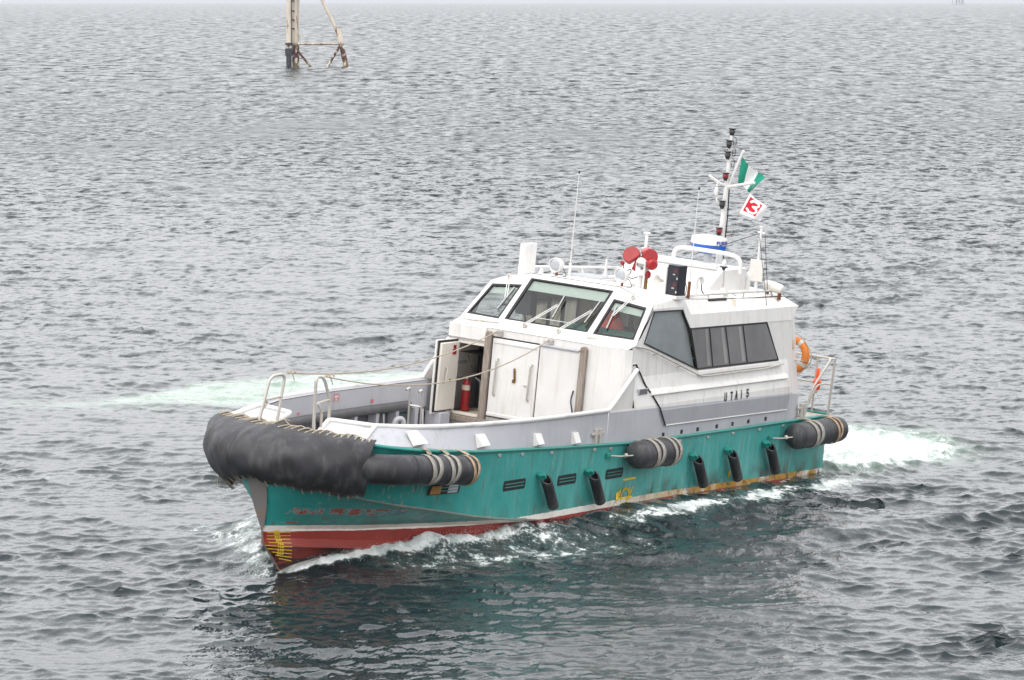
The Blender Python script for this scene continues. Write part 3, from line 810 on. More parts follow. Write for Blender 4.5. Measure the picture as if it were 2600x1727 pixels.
# closed door, sliding panel
m = MB(); m.box2((1.853, -1.10, 2.08), (1.905, .075, 3.80)); dr = m.build('cabin_door', WHITE, boat, bevel=.02)
m = MB(); m.box2((1.852, -1.125, 2.06), (1.868, .09, 3.83)); m.build('door_seal', BLACK, dr)
for y in (-.92, -.055):
    m = MB(); m.tube(fillet([(1.90, y, 3.36), (1.97, y, 3.34), (1.97, y - .02, 2.58), (1.90, y - .02, 2.55)], .06), .022, 8); m.build('grab_handle', STEEL_WORN, dr)
m = MB(); m.box((1.93, -.46, 3.08), (.03, .045, .27), Matrix.Rotation(R(6), 3, 'X')); m.box((1.92, -.47, 2.93), (.04, .07, .07)); m.build('door_handle', BRASS, dr, bevel=.008)
m = MB(); m.box2((1.905, -.22, 2.86), (1.925, -.1, 2.885)); m.build('door_latch', STEEL_WORN, dr)
m = MB(); m.box2((1.905, -1.06, 3.70), (1.925, .04, 3.73)); m.build('door_trim', WHITE_CLEAN, dr)
m = MB(); m.box2((1.905, -1.09, 2.09), (1.94, .05, 2.17)); m.build('kick_rail', WHITE_CLEAN, dr, bevel=.02)
m = MB(); m.box2((1.853, .095, 2.02), (1.885, 1.09, 3.79)); sp_ = m.build('sliding_panel', WHITE, boat, bevel=.012)
m = MB(); m.tube([(1.90, .1, 3.815), (1.90, 1.07, 3.815)], .03, 8); m.build('slide_track', GREY, sp_)
m = MB(); m.tube(smooth_poly([(1.90, 1.02, 2.95), (1.93, 1.0, 2.72), (1.9, 1.05, 2.4), (1.93, 1.0, 2.0), (1.92, 1.02, 1.6)], 6), .014, 6); m.build('hook_cord', plain('navy_cord', (.02, .02, .07), .8), sp_)
for y, z in ((-1.0, 3.93), (.28, 3.93)):
    m = MB(); m.box2((1.87, y, z - .05), (1.93, y + .12, z + .04)); m.tube([(1.92, y - .1, z - .03), (1.95, y + .02, z)], .018, 6); m.build('rope_cleat', STEEL_WORN, boat)
# open door, hinged at the starboard jamb and swung forward
m = MB(); m.box2((1.89, -1.99, 2.10), (2.64, -1.93, 3.60)); od = m.build('open_door', CREAM, boat, bevel=.02)
m = MB(); m.box2((1.88, -2.01, 2.07), (2.68, -1.99, 3.645)); m.build('door_seal', BLACK, od)
m = MB(); m.box2((1.88, -2.05, 2.03), (2.73, -2.01, 3.66)); m.build('door_skin', WHITE, od, bevel=.01)
m = MB(); m.tube(fillet([(2.40, -1.93, 3.05), (2.40, -1.87, 3.03), (2.44, -1.87, 2.78), (2.46, -1.91, 2.7)], .03), .02, 6); m.build('door_handle', STEEL_WORN, od)
m = MB(); m.box2((2.02, -1.93, 3.32), (2.17, -1.924, 3.44)); m.box2((2.04, -1.93, 3.45), (2.15, -1.924, 3.53)); m.build('warning_sticker', RED, od)
m = MB(); m.box2((2.16, -1.93, 2.72), (2.20, -1.915, 2.78)); m.build('door_catch', BRASS, od)
# inside the doorway
m = MB()
m.poly([(.7, -2.1, 2.02), (1.84, -2.1, 2.02), (1.84, -.9, 2.02), (.7, -.9, 2.02)])
m.poly([(.8, -1.50, 2.02), (1.84, -1.31, 2.02), (1.84, -1.31, 3.7), (.8, -1.50, 3.7)])
m.build('companionway_wall', BEIGE, boat)
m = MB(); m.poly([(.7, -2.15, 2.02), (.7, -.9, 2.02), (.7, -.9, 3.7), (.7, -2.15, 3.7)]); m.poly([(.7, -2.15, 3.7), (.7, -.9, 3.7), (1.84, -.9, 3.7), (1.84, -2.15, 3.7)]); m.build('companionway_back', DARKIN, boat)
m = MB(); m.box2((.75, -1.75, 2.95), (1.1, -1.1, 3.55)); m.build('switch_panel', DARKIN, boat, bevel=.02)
m = MB(); m.box2((1.1, -1.5, 3.3), (1.105, -1.38, 3.5)); m.build('notice_plate', BEIGE, boat)
m = MB(); m.tube(fillet([(1.5, -1.52, 2.04), (1.5, -1.55, 2.75), (1.5, -1.70, 2.8)], .1), .025, 8); m.build('hand_pipe', GREY_DARK, boat)
# wheelhouse interior
m = MB()
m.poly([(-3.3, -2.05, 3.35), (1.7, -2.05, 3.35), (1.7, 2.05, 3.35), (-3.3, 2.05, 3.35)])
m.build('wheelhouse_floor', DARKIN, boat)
m = MB(); m.poly([(-3.3, -2.05, 3.35), (-3.3, 2.05, 3.35), (-3.3, 2.05, 4.84), (-3.3, -2.05, 4.84)]); m.build('wheelhouse_bulkhead', BEIGE, boat)
for y in (-1.25, -.62, -.2, .42, 1.05, 1.6):
    m = MB(); m.box2((-3.29, y, 3.4), (-3.25, y + .09, 4.8)); m.build('bulkhead_batten', GREY_DARK, boat)
m = MB(); m.poly([(-3.3, -1.8, 4.78), (.55, -2.0, 4.86), (.55, 2.0, 4.86), (-3.3, 1.8, 4.78)]); m.build('wheelhouse_ceiling', WHITE_CLEAN, boat)
m = MB(); m.box2((-.55, -1.92, 4.12), (-.30, -1.52, 4.66)); m.build('instrument_rack', GREY_DARK, boat, bevel=.015)
m = MB(); m.box2((-.9, -.5, 4.6), (-.7, 1.2, 4.86)); m.build('overhead_console', GREY_DARK, boat, bevel=.015)
m = MB(); m.prism([(1.48, .22, 3.5), (1.48, .22, 4.14), (1.0, .22, 4.26), (.55, .22, 4.24), (.55, .22, 3.5)], (0, 1.78, 0)); m.build('dash_cover', GREENCLOTH, boat, bevel=.05)
tq = NT('beige_curtain')
tq.n.remove(tq.bsdf); d1_ = tq.node('ShaderNodeBsdfDiffuse'); d2_ = tq.node('ShaderNodeBsdfTranslucent'); mx_ = tq.node('ShaderNodeMixShader')
cc_ = tq.mix(tq.rng(tq.noise(1.2, 4, (1.5, 1, .5)), .35, .65), (.62, .54, .42), (.80, .74, .62))
tq.l.new(cc_, d1_.inputs[0]); tq.l.new(cc_, d2_.inputs[0]); mx_.inputs[0].default_value = .55
tq.l.new(d1_.outputs[0], mx_.inputs[1]); tq.l.new(d2_.outputs[0], mx_.inputs[2]); tq.l.new(mx_.outputs[0], tq.out.inputs[0])
m = MB(); m.grid([[(x, -(yw(zq) - .06 - .012 * math.sin(x * 26)), zq) for x in np.linspace(-4.9, -1.0, 120)] for zq in (3.36, 4.36)]); m.build('curtain', tq.m, boat)
m = MB()
for x in (-1.3, -1.95, -2.6, -3.3): m.box2((x - .06, -2.02, 3.36), (x + .06, -1.98, 4.4))
m.build('window_batten', GREY_DARK, boat)
m = MB(); m.box2((1.0, -2.0, 3.5), (1.5, .1, 3.92)); m.build('dash_console', plain('grey_console', (.34, .35, .36), .6), boat, bevel=.04)
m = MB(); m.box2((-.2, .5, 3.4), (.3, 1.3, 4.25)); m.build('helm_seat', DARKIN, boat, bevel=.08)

# ================================================================== roof gear
def part(name, mat, m, parent=boat, **k): return m.build(name, mat, parent, **k)
# exhaust fin on the starboard edge
m = MB(); m.box2((-.30, -1.66, 5.0), (.18, -1.50, 5.75)); part('duct_fin', WHITE_CLEAN, m, bevel=.012)
# lifting eye
m = MB(); m.prism([(.1, -1.2, 5.05), (.0, -1.2, 5.22), (-.05, -1.2, 5.25), (-.1, -1.2, 5.22), (-.12, -1.2, 5.05)], (0, .03, 0)); part('lifting_eye', WHITE_CLEAN, m)
def searchlight(x, y, z, yaw):
    d = Vector((math.cos(yaw), math.sin(yaw), -.05)).normalized()
    c = Vector((x, y, z))
    m = MB(); m.lathe([(.03, -.14), (.10, -.12), (.15, -.03), (.165, .07), (.165, .10), (.145, .105), (.135, .06)], c, d, 20); s_ = part('searchlight', WHITE_CLEAN, m)
    m = MB(); m.lathe([(.137, .082), (.09, .088), (.0, .09)], c, d, 20, caps=False); m.build('lamp_lens', LAMPGLASS, s_)
    m = MB(); m.tube([c + Vector((0, 0, -.15)), (x, y, z - .26)], .03, 8); m.lathe([(.11, 0), (.11, .02), (.04, .03)], (x, y, z - .27), (0, 0, 1), 10); m.build('lamp_bracket', RUST, s_)
    m = MB(); m.tube(smooth_poly([c - d * .1, c + Vector((-.05, .16, -.12)), c + Vector((0, .24, -.22)), c + Vector((.02, .14, -.24)), c + Vector((0, .05, -.25))], 5), .009, 5); m.build('lamp_cable', BLACK, s_)
searchlight(.2, -.65, 5.40, R(-8))
searchlight(.1, .96, 5.38, R(-8))
def whip(x, y, z0, z1, name='whip_antenna'):
    m = MB(); m.tube([(x, y, z0 + .3), (x, y, z1)], [.016, .009], 6); a = part(name, WHITE_CLEAN, m)
    m = MB(); m.tube([(x, y, z0 - .05), (x, y, z0 + .34)], .036, 8); m.build('antenna_base', WHITE_CLEAN if x > -.5 else RUST, a)
    m = MB(); m.tube([(x, y, z1), (x, y, z1 + .05)], .022, 6); m.build('antenna_tip', BLACK, a)
whip(0, -.44, 5.12, 7.45)
whip(-1.2, 1.93, 4.98, 7.36)
# hatch
m = MB(); m.box2((-.95, -.62, 5.09), (-.02, .32, 5.185)); h_ = part('roof_hatch', WHITE_CLEAN, m, bevel=.015)
m = MB(); m.box2((-.90, -.58, 5.186), (-.07, .28, 5.198)); m.build('hatch_pane', plain('hatch_grey', (.30, .31, .33), .3), h_)
# tent shaped stub mast
m = MB(); m.lathe([(.17, 0), (.035, .19), (.03, .30), (.022, .50)], (-.8, .02, 5.08), (0, 0, 1), 4); part('aerial_stub', WHITE_CLEAN, m)
# starboard roof rail
m = MB(); m.tube(fillet([(-.5, -1.9, 4.9), (-.6, -1.95, 5.16), (-5.0, -1.95, 4.98), (-5.1, -1.9, 4.78)], .1), .03, 8)
for x in (-1.8, -3.2): m.tube([(x, -1.95, 5.12 + (x + .6) * .04), (x, -1.9, 4.85)], .022, 6)
part('roof_rail', RAILWHITE, m)
# port roof rail
m = MB(); m.tube(fillet([(-.98, 1.88, 4.98), (-2.3, 1.86, 4.98), (-5.40, 1.84, 4.93), (-5.50, 1.84, 4.72)], .1), .024, 8)
for x in (-2.3, -4.0): m.tube([(x, 1.85, 4.96), (x, 1.86, 4.80)], .02, 6)
part('roof_rail', STEEL, m)
# twin red horn hoods around the white remote camera head
def hood(c, d, r, l):
    d = Vector(d).normalized(); m = MB()
    m.lathe([(r * .97, l * .5), (r, l * .42), (r, l * .1), (r * .93, -l * .2), (r * .62, -l * .42), (r * .2, -l * .5)], c, d, 22)
    return m
def cowl(c, n, r, chord, th, spin):
    """half-round cowl: a disc cut by a chord, given depth towards the back"""
    n = Vector(n).normalized(); u = Vector((0, 0, 1)).cross(n).normalized(); w = n.cross(u); c = Vector(c)
    out = []
    for k in range(27):
        a = spin + R(chord) + (2 * math.pi - 2 * R(chord)) * k / 26
        out.append(c + (u * math.cos(a) + w * math.sin(a)) * r)
    m = MB(); m.prism([tuple(p) for p in out], -n * th); return m
REDDARK = plain('dark_red_cowl', (.30, .010, .014), .42, var=.1)
hn = part('horn', RED, cowl((-.55, .765, 5.785), (.86, .30, .36), .195, 52, .17, R(-48)), bevel=.02)
m = MB(); m.box((-.66, .90, 5.54), (.16, .20, .24), Matrix.Rotation(R(-20), 3, 'X')); m.lathe([(.04, 0), (.06, .04), (.05, .08)], (-.50, .62, 5.60), (.8, -.3, -.4), 10); m.build('horn_driver', REDDARK, hn, bevel=.03)
hn = part('horn', REDDARK, cowl((-.62, 1.20, 5.80), (.86, .48, .16), .172, 58, .2, R(-100)), bevel=.02)
m = MB(); m.lathe([(.10, -.13), (.125, -.04), (.125, .07), (.08, .12)], (-.62, 1.25, 5.64), (.7, .7, -.1), 16); m.build('horn_driver', RED, hn)
m = MB(); m.lathe([(.075, -.14), (.085, .0), (.06, .03)], (-.80, 1.03, 5.90), (.2, .9, .3), 14); m.build('horn_bridge', plain('faded_red', (.60, .2, .2), .5), hn)
m = MB(); m.lathe([(.04, 0), (.07, .05), (.06, .13), (.02, .16)], (-.6, 1.19, 5.32), (0, .1, 1), 10); m.build('horn_trumpet', RED_LENS, hn)
m = MB(); m.box2((-.72, .92, 5.36), (-.50, 1.16, 5.64)); m.lathe([(.12, -.11), (.12, .11)], (-.61, 1.04, 5.64), (1, 0, 0), 18)
cp = part('camera_head', WHITE_CLEAN, m, bevel=.012)
m = MB(); m.box2((-.5, 1.06, 5.50), (-.485, 1.12, 5.56)); m.box2((-.5, .95, 5.57), (-.49, .97, 5.64)); m.build('camera_lens', GREY_DARK, cp)
m = MB(); m.lathe([(.13, 0), (.13, .03)], (-.76, 1.04, 5.74), (1, 0, 0), 18); m.build('brass_cap', BRASS, cp)
m = MB(); m.tube([(-.62, 1.0, 4.98), (-.62, 1.02, 5.38)], .045, 10); m.build('camera_post', WHITE_CLEAN, cp)
m = MB(); m.tube([(-.66, 1.13, 4.98), (-.66, 1.13, 5.38)], .04, 10); m.build('bronze_pipe', BRASS, cp)
m = MB(); m.tube(smooth_poly([(-.5, .62, 5.56), (-.45, .68, 5.42), (-.5, .82, 5.46), (-.5, .78, 5.3), (-.5, .88, 5.28), (-.52, 1.0, 5.33)], 5), .013, 5); m.build('camera_cable', BLACK, cp)
m = MB(); m.box2((-.6, .62, 5.0), (-.4, .92, 5.17)); part('junction_box', WHITE_CLEAN, m, bevel=.02)
# loudhailer
m = MB(); m.lathe([(.03, -.20), (.035, -.08), (.06, .02), (.105, .09), (.12, .10), (.112, .10), (.05, .02), (.02, -.05)], (-.68, 1.48, 5.31), (.94, -.34, .02), 22); lh = part('loudhailer', plain('ivory_plastic', (.66, .63, .58), .45), m)
m = MB(); m.tube([(-.85, 1.54, 5.3), (-.85, 1.56, 4.99)], .02, 6); m.build('loudhailer_bracket', WHITE_CLEAN, lh)
# black signal light box
rt = Matrix.Rotation(R(-10), 3, 'Z')
m = MB(); m.box((-.47, 1.99, 5.39), (.30, .30, .66), rt); bx = part('signal_light_box', plain('navy_black_box', (.012, .013, .022), .4, var=.3), m, bevel=.008)
m = MB(); m.box((-.45, 1.80, 5.36), (.26, .07, .62), rt); m.box((-.47, 1.98, 5.02), (.34, .36, .08), rt); m.build('light_box_shell', WHITE_CLEAN, bx, bevel=.006)
m = MB()
for z in (5.60, 5.30): m.box((-.315, 2.03, z), (.012, .09, .09), rt)
m.build('signal_lens', plain('dull_red_lens', (.10, .02, .03), .3), bx)
m = MB()
for z in (5.52, 5.22): m.box((-.312, 2.0, z), (.012, .06, .025), rt); m.box((-.310, 2.09, z - .08), (.02, .035, .05), rt)
m.build('lens_clip', STEEL, bx)
m = MB(); m.tube(smooth_poly([(-.6, 2.13, 5.4), (-.8, 2.08, 5.2), (-.85, 2.02, 5.02), (-.9, 1.95, 4.98)], 5), .009, 5); m.build('box_cable', BLACK, bx)
# radar casing amidships
m = MB()
cw = 1.22
cs = [(-3.20, 4.80), (-4.12, 5.37), (-5.29, 5.38), (-5.29, 4.74)]
m.prism([(x, -cw, z) for x, z in cs], (0, 2 * cw, 0))
ca = part('roof_casing', WHITE_CLEAN, m, bevel=.02)
m = MB(); m.tube([(-4.08, -cw, 5.40), (-4.08, cw - .15, 5.40)], .055, 10); m.build('casing_lip', WHITE_ROOF, ca)
m = MB(); m.tube([(-3.16, -cw, 4.87), (-3.16, cw, 4.87), (-4.2, cw + .03, 4.83), (-5.29, cw + .03, 4.80)], .035, 8); m.build('casing_coaming', WHITE_ROOF, ca)
m = MB(); m.tube(fillet([(-4.6, -.36, 5.30), (-4.6, -.34, 5.68), (-4.6, .0, 5.71), (-4.6, .95, 5.71), (-4.6, 1.38, 5.66), (-4.6, 1.41, 5.30)], .2, 6), .05, 10); m.build('radar_arch', WHITE_CLEAN, ca)
# radar
m = MB(); rc = (-5.4, .11, 5.74)
m.lathe([(.22, -.17), (.33, -.13), (.40, -.05), (.415, .06)], rc, (0, 0, 1), 36); rd = part('radar_scanner', BLUE, m)
m = MB(); m.lathe([(.418, .055), (.418, .18), (.40, .215), (.28, .245), (.0, .25)], rc, (0, 0, 1), 36); m.build('radome', WHITE_CLEAN, rd)
m = MB(); m.box2((-5.52, .05, 5.35), (-5.32, .17, 5.60)); m.build('radar_bracket', WHITE_CLEAN, rd, bevel=.01)

# ---- lettering helper: strokes on a unit cell, mapped onto any surface
GLYPH = {
 'U': [[(0, 1), (0, .2), (.12, .03), (.42, .03), (.54, .2), (.54, 1)]], 'T': [[(0, .96), (.6, .96)], [(.3, .96), (.3, 0)]],
 'A': [[(0, 0), (.28, 1), (.56, 0)], [(.1, .33), (.46, .33)]], 'I': [[(.2, 0), (.2, 1)]], ' ': [],
 '5': [[(.52, .96), (.06, .96), (.03, .56), (.34, .6), (.52, .42), (.5, .14), (.3, .03), (0, .1)]],
 'F': [[(.05, 0), (.05, 1)], [(0, .93), (.6, .93)], [(0, .52), (.5, .52)]], 'R': [[(.05, 0), (.05, .95), (.45, .95), (.55, .75), (.45, .5), (.05, .5)], [(.3, .5), (.56, 0)]],
 'N': [[(.04, 0), (.04, 1), (.56, 0), (.56, 1)]], 'O': [[(.3, .97), (.06, .8), (.06, .2), (.3, .03), (.54, .2), (.54, .8), (.3, .97)]],
 '9': [[(.52, .6), (.3, .45), (.06, .6), (.06, .85), (.3, .97), (.52, .85), (.52, .3), (.3, .03), (.06, .1)]],
 '8': [[(.3, .52), (.06, .7), (.1, .92), (.3, .97), (.5, .92), (.54, .7), (.3, .52), (.04, .28), (.1, .06), (.3, .03), (.5, .06), (.56, .28), (.3, .52)]],
 '7': [[(0, .95), (.56, .95), (.2, 0)]], '6': [[(.5, .9), (.3, .97), (.06, .75), (.06, .2), (.3, .03), (.54, .2), (.5, .45), (.3, .55), (.08, .4)]],
 '0': [[(.3, .97), (.06, .8), (.06, .2), (.3, .03), (.54, .2), (.54, .8), (.3, .97)]], 'V': [[(0, 1), (.28, 0), (.56, 1)]],
}
def strokes(m, lines, w, fn):
    """lines in metres (u right, v up); fn maps (u, v) to a 3-D point; flat ribbons of width w"""
    for L in lines:
        for (a, b) in zip(L[:-1], L[1:]):
            d = Vector((b[0] - a[0], b[1] - a[1])); ln = d.length
            if ln < 1e-6: continue
            d /= ln; q = Vector((-d.y, d.x)) * w / 2; e_ = d * w * .4
            k = max(1, int(ln / .05))
            A = Vector(a) - e_; Bq = Vector(b) + e_
            r1 = [fn(*(A.lerp(Bq, i / k) + q)) for i in range(k + 1)]; r2 = [fn(*(A.lerp(Bq, i / k) - q)) for i in range(k + 1)]
            m.grid([r2, r1])
def text(m, s, h, w, fn, adv=.8, wid=1.):
    u = 0
    for ch in s:
        strokes(m, [[(u + p[0] * h * wid, p[1] * h) for p in L] for L in GLYPH[ch]], w, fn)
        u += adv * h * wid
# FURUNO round the radome (white rim, blue letters)
def rad_map(u, v):
    a = R(54) + u / .42
    return (rc[0] + .4225 * math.cos(a), rc[1] + .4225 * math.sin(a), rc[2] + .075 + v)
m = MB(); text(m, 'FURUNO', .075, .02, rad_map, adv=.85, wid=1.15); m.build('radar_lettering', plain('navy_lettering', (.012, .04, .36), .5), rd, smooth=0)

# mast
m = MB(); m.tube([(-6.2, 0, 4.7), (-6.2, 0, 6.1), (-6.2, 0, 7.2), (-6.2, 0, 8.36)], [.085, .075, .055, .04], 10); mast = part('mast', WHITE_CLEAN, m)
m = MB(); m.tube(fillet([(-6.2, 0, 7.12), (-6.05, -.12, 7.17), (-5.9, -.33, 7.33)], .05), .035, 8); m.tube([(-6.2, .03, 7.10), (-6.0, .82, 7.30)], .035, 8); m.build('yardarm', WHITE_CLEAN, mast)
m = MB(); m.tube([(-6.22, .04, 7.12), (-6.1, .40, 7.99)], .036, 8); m.build('gaff', WHITE_CLEAN, mast)
m = MB(); m.tube(smooth_poly([(-6.28, .06, 5.4), (-6.27, .07, 6.4), (-6.25, .05, 7.05)], 4), .016, 5); m.build('mast_cable', BLACK, mast)
def nav_light(z, lens, off=.13):
    m = MB(); x = -6.2 + off
    m.lathe([(.05, -.055), (.072, -.04), (.072, .02), (.06, .05)], (x, 0, z), (0, 0, 1), 12); l = m.build('nav_light', lens, mast)
    m = MB(); m.lathe([(.085, .05), (.085, .075), (.03, .08)], (x, 0, z), (0, 0, 1), 12); m.lathe([(.02, -.11), (.05, -.09), (.06, -.05)], (x, 0, z), (0, 0, 1), 12)
    m.box2((x - off, -.015, z - .12), (x + .03, .015, z - .10)); m.mi = 0
    m.build('light_cap', BLACK_GLOSS, mast)
for z, l_, o_ in ((8.40, GREY_LENS, .0), (8.12, GREY_LENS, .09), (7.86, GREY_LENS, .10), (7.36, RED_LENS, .10), (6.70, GREY_LENS, .13), (6.07, RED_LENS, .15)):
    nav_light(z, l_, o_)
m = MB()
for z in (8.2, 7.95, 7.7): m.tube(smooth_poly([(-6.2, .03, z + .1), (-6.2, .14, z + .03), (-6.2, .13, z - .1), (-6.2, .08, z - .13), (-6.2, .05, z)], 4), .007, 5)
m.build('light_cable', BLACK, mast)
m = MB(); m.lathe([(.03, -.1), (.05, -.05), (.05, .05), (.03, .1)], (-5.95, -.12, 6.98), (0, 0, 1), 10); m.tube([(-5.95, -.12, 7.1), (-5.97, -.12, 7.2)], .02, 6); m.tube(fillet([(-5.95, -.12, 6.9), (-6.0, -.1, 6.7), (-6.15, 0, 6.72)], .06), .02, 6); m.build('mast_bracket', WHITE_CLEAN, mast)
m = MB(); m.tube([(-4.0, -.78, 5.3), (-4.0, -.78, 5.96)], .035, 8); m.lathe([(.09, 0), (.09, .03)], (-4.0, -.78, 5.60), (0, 0, 1), 10); m.lathe([(.08, 0), (.08, .03)], (-4.0, -.78, 5.96), (0, 0, 1), 10); part('aerial_post', WHITE_CLEAN, m)
# gps mushroom
m = MB(); m.tube([(-3.78, 1.43, 4.85), (-3.76, 1.41, 5.46)], .028, 8); g_ = part('gps_antenna', STEEL, m)
m = MB(); m.lathe([(.012, -.1), (.05, -.02), (.10, 0), (.10, .015), (.03, .02)], (-3.76, 1.41, 5.48), (0, 0, 1), 14); m.build('antenna_flange', BLACK, g_)
m = MB(); m.lathe([(.055, 0), (.055, .06), (.035, .13), (.0, .16)], (-3.76, 1.41, 5.5), (0, 0, 1), 14); m.build('antenna_dome', WHITE_CLEAN, g_)
m = MB(); m.lathe([(.16, 0), (.05, .16), (.03, .2)], (-3.78, 1.43, 4.82), (0, 0, 1), 4); m.build('antenna_foot', WHITE_CLEAN, g_)
m = MB(); m.tube(smooth_poly([(-3.7, 1.55, 4.95), (-3.75, 1.72, 4.9), (-3.9, 1.72, 4.86), (-3.85, 1.55, 4.86), (-3.6, 1.6, 4.88), (-3.3, 1.7, 4.87)], 6), .009, 5); m.build('antenna_cable', plain('grey_cable', (.25, .25, .25), .6), g_)
# swan-neck vents
m = MB(); m.tube(fillet([(-2.14, 1.6, 4.85), (-2.14, 1.6, 5.33), (-2.3, 1.64, 5.35), (-2.32, 1.65, 5.2)], .1, 6), .05, 10); part('swan_neck_vent', WHITE_CLEAN, m)
m = MB(); m.tube(smooth_poly([(-2.3, 1.66, 5.2), (-2.28, 1.68, 5.05), (-2.35, 1.75, 4.93)], 5), .014, 5); part('vent_hose', BLACK, m)
m = MB(); m.tube(fillet([(-5.38, 1.2, 4.75), (-5.45, 1.2, 5.24), (-5.62, 1.24, 5.26), (-5.64, 1.25, 5.1)], .12, 6), .075, 12); part('swan_neck_vent', WHITE_CLEAN, m)
m = MB(); m.tube([(-2.1, 1.95, 4.87), (-3.0, 1.93, 4.85)], .035, 8); part('rubber_bar', BLACK, m)
m = MB(); m.box2((-1.45, 1.75, 4.93), (-1.25, 1.92, 5.02)); m.box2((-3.4, 1.62, 4.85), (-3.15, 1.78, 4.97)); part('junction_box', WHITE_CLEAN, m, bevel=.01)
# aft antenna mast with flat panel
m = MB(); m.tube([(-5.2, 1.54, 4.85), (-5.2, 1.53, 6.34)], [.045, .03], 8); m.lathe([(.15, 0), (.04, .22)], (-5.2, 1.54, 4.76), (0, 0, 1), 4); am = part('antenna_mast', WHITE_CLEAN, m)
m = MB(); m.tube([(-5.27, 1.42, 6.24), (-5.15, 1.66, 6.24)], .022, 6); m.lathe([(.05, 0), (.05, .03)], (-5.2, 1.53, 6.36), (0, 0, 1), 8); m.build('mast_crossbar', WHITE_CLEAN, am)
m = MB(); m.box((-5.16, 1.53, 5.37), (.03, .34, .50)); m.build('antenna_panel', plain('off_white_panel', (.70, .665, .62), .5, var=.05), am, bevel=.006)
m = MB()
m.tube([(-5.2, 1.50, 6.22), (-4.6, .1, 5.55)], .009, 5); m.tube([(-5.2, 1.48, 6.22), (-4.84, 2.05, 4.63)], .007, 5); m.tube([(-5.15, 1.66, 6.22), (-5.45, 1.75, 4.75)], .008, 5)
m.build('stay_wire', plain('dark_wire', (.07, .065, .06), .5, .5), am)
# float canister
m = MB(); m.lathe([(.03, -.27), (.09, -.25), (.115, -.18), (.12, -.02), (.125, 0), (.12, .02), (.115, .18), (.09, .25), (.03, .27)], (-5.6, 1.80, 5.0), (.1, 1, -.12), 18); fc = part('float_canister', plain('cream_gelcoat', (.74, .72, .66), .4), m)
m = MB(); m.box2((-5.66, 1.62, 4.76), (-5.54, 1.66, 4.9)); m.box2((-5.66, 1.94, 4.72), (-5.54, 1.98, 4.9)); m.build('canister_cradle', RUST, fc)

# ================================================================== marks on the hull
def hmap(x0, z0, off=.012):
    return lambda u, v: (x0 - u, hull_y(x0 - u, z0 + v) + off, z0 + v)
smap = lambda x0, z0, off=.008: (lambda u, v: (x0 - u - v * .1, yw(z0 + v) + off, z0 + v))
m = MB()
for ch, x in (('U', -2.60), ('T', -2.88), ('A', -3.11), ('I', -3.37), ('5', -3.66)):
    text(m, ch, .165, .042, smap(x, 2.63 + (x + 2.6) * -.018), wid=.95)
m.build('name_lettering', LETTER, boat, smooth=0)
m = MB()
z = .645
for i, n_ in enumerate(('950', '900', '850', '800', '750', '700', '650', '600', '')):
    zz = z - i * .064
    x0 = 11.74 - max(0, i - 4) * .07; x1 = 11.24
    strokes(m, [[(0, 0), (x0 - x1, -.006 * i)]], .011, hmap(x0, zz))
    if n_: text(m, n_, .043, .011, hmap(11.60 - min(i, 4) * .025, zz + .012), adv=.95)
m.build('draught_marks', YELLOW, hull, smooth=0)
m = MB()
cx, cz, r_ = 1.62, .84, .17
strokes(m, [[(r_ * math.cos(R(a)), r_ * math.sin(R(a))) for a in range(-30, 211, 12)]], .05, hmap(cx, cz))
strokes(m, [[(-.26, -.03), (.30, -.03)]], .045, hmap(cx, cz))
strokes(m, [[(0, 0), (.0, .16), (.07, 0), (.07, .16)]], .028, hmap(1.92, .84)); strokes(m, [[(0, .16), (.05, 0), (.12, .16)]], .028, hmap(1.44, .86))
strokes(m, [[(.02, -.02), (-.06, -.16)]], .05, hmap(1.5, .80))
for x in (2.02,): m.poly([hmap(x, .95)(0, -.0), hmap(x, .95)(.16, -.0), hmap(x, .95)(.09, -.2), hmap(x, .95)(.02, -.2)][::-1])
m.build('load_line_mark', YELLOW, hull, smooth=0)
m = MB(); strokes(m, [[(0, 0), (.50, .005)]], .045, hmap(1.76, 1.21)); m.build('deck_line_mark', YELLOW, hull, smooth=0)
m = MB()
m.poly([hmap(-3.12, .99)(0, 0), hmap(-3.12, .99)(.13, 0), hmap(-3.12, .99)(.09, -.15), hmap(-3.12, .99)(.04, -.15)][::-1])
m.build('jacking_mark', YELLOW, hull, smooth=0)
# red stickers inside the bulwark
for x, z, w in ((6.43, 2.62, .20), (8.1, 2.43, .07), (4.9, 2.44, .10)):
    yb = -(float(np.interp(x, top[:, 0], top[:, 1])) - .168)
    m = MB(); m.box2((x - w / 2, yb, z - w * .3), (x + w / 2, yb + .006, z + w * .45)); st_ = m.build('warning_sticker', plain('faded_red_sticker', (.62, .16, .17), .5), boat)
    if w > .15:
        m = MB(); m.box2((x - .07, yb + .006, z + .01), (x + .07, yb + .009, z + .06)); m.box2((x - .04, yb + .006, z - .05), (x + .04, yb + .009, z - .01)); m.build('sticker_text', plain('sticker_white', (.7, .6, .6), .5), st_)
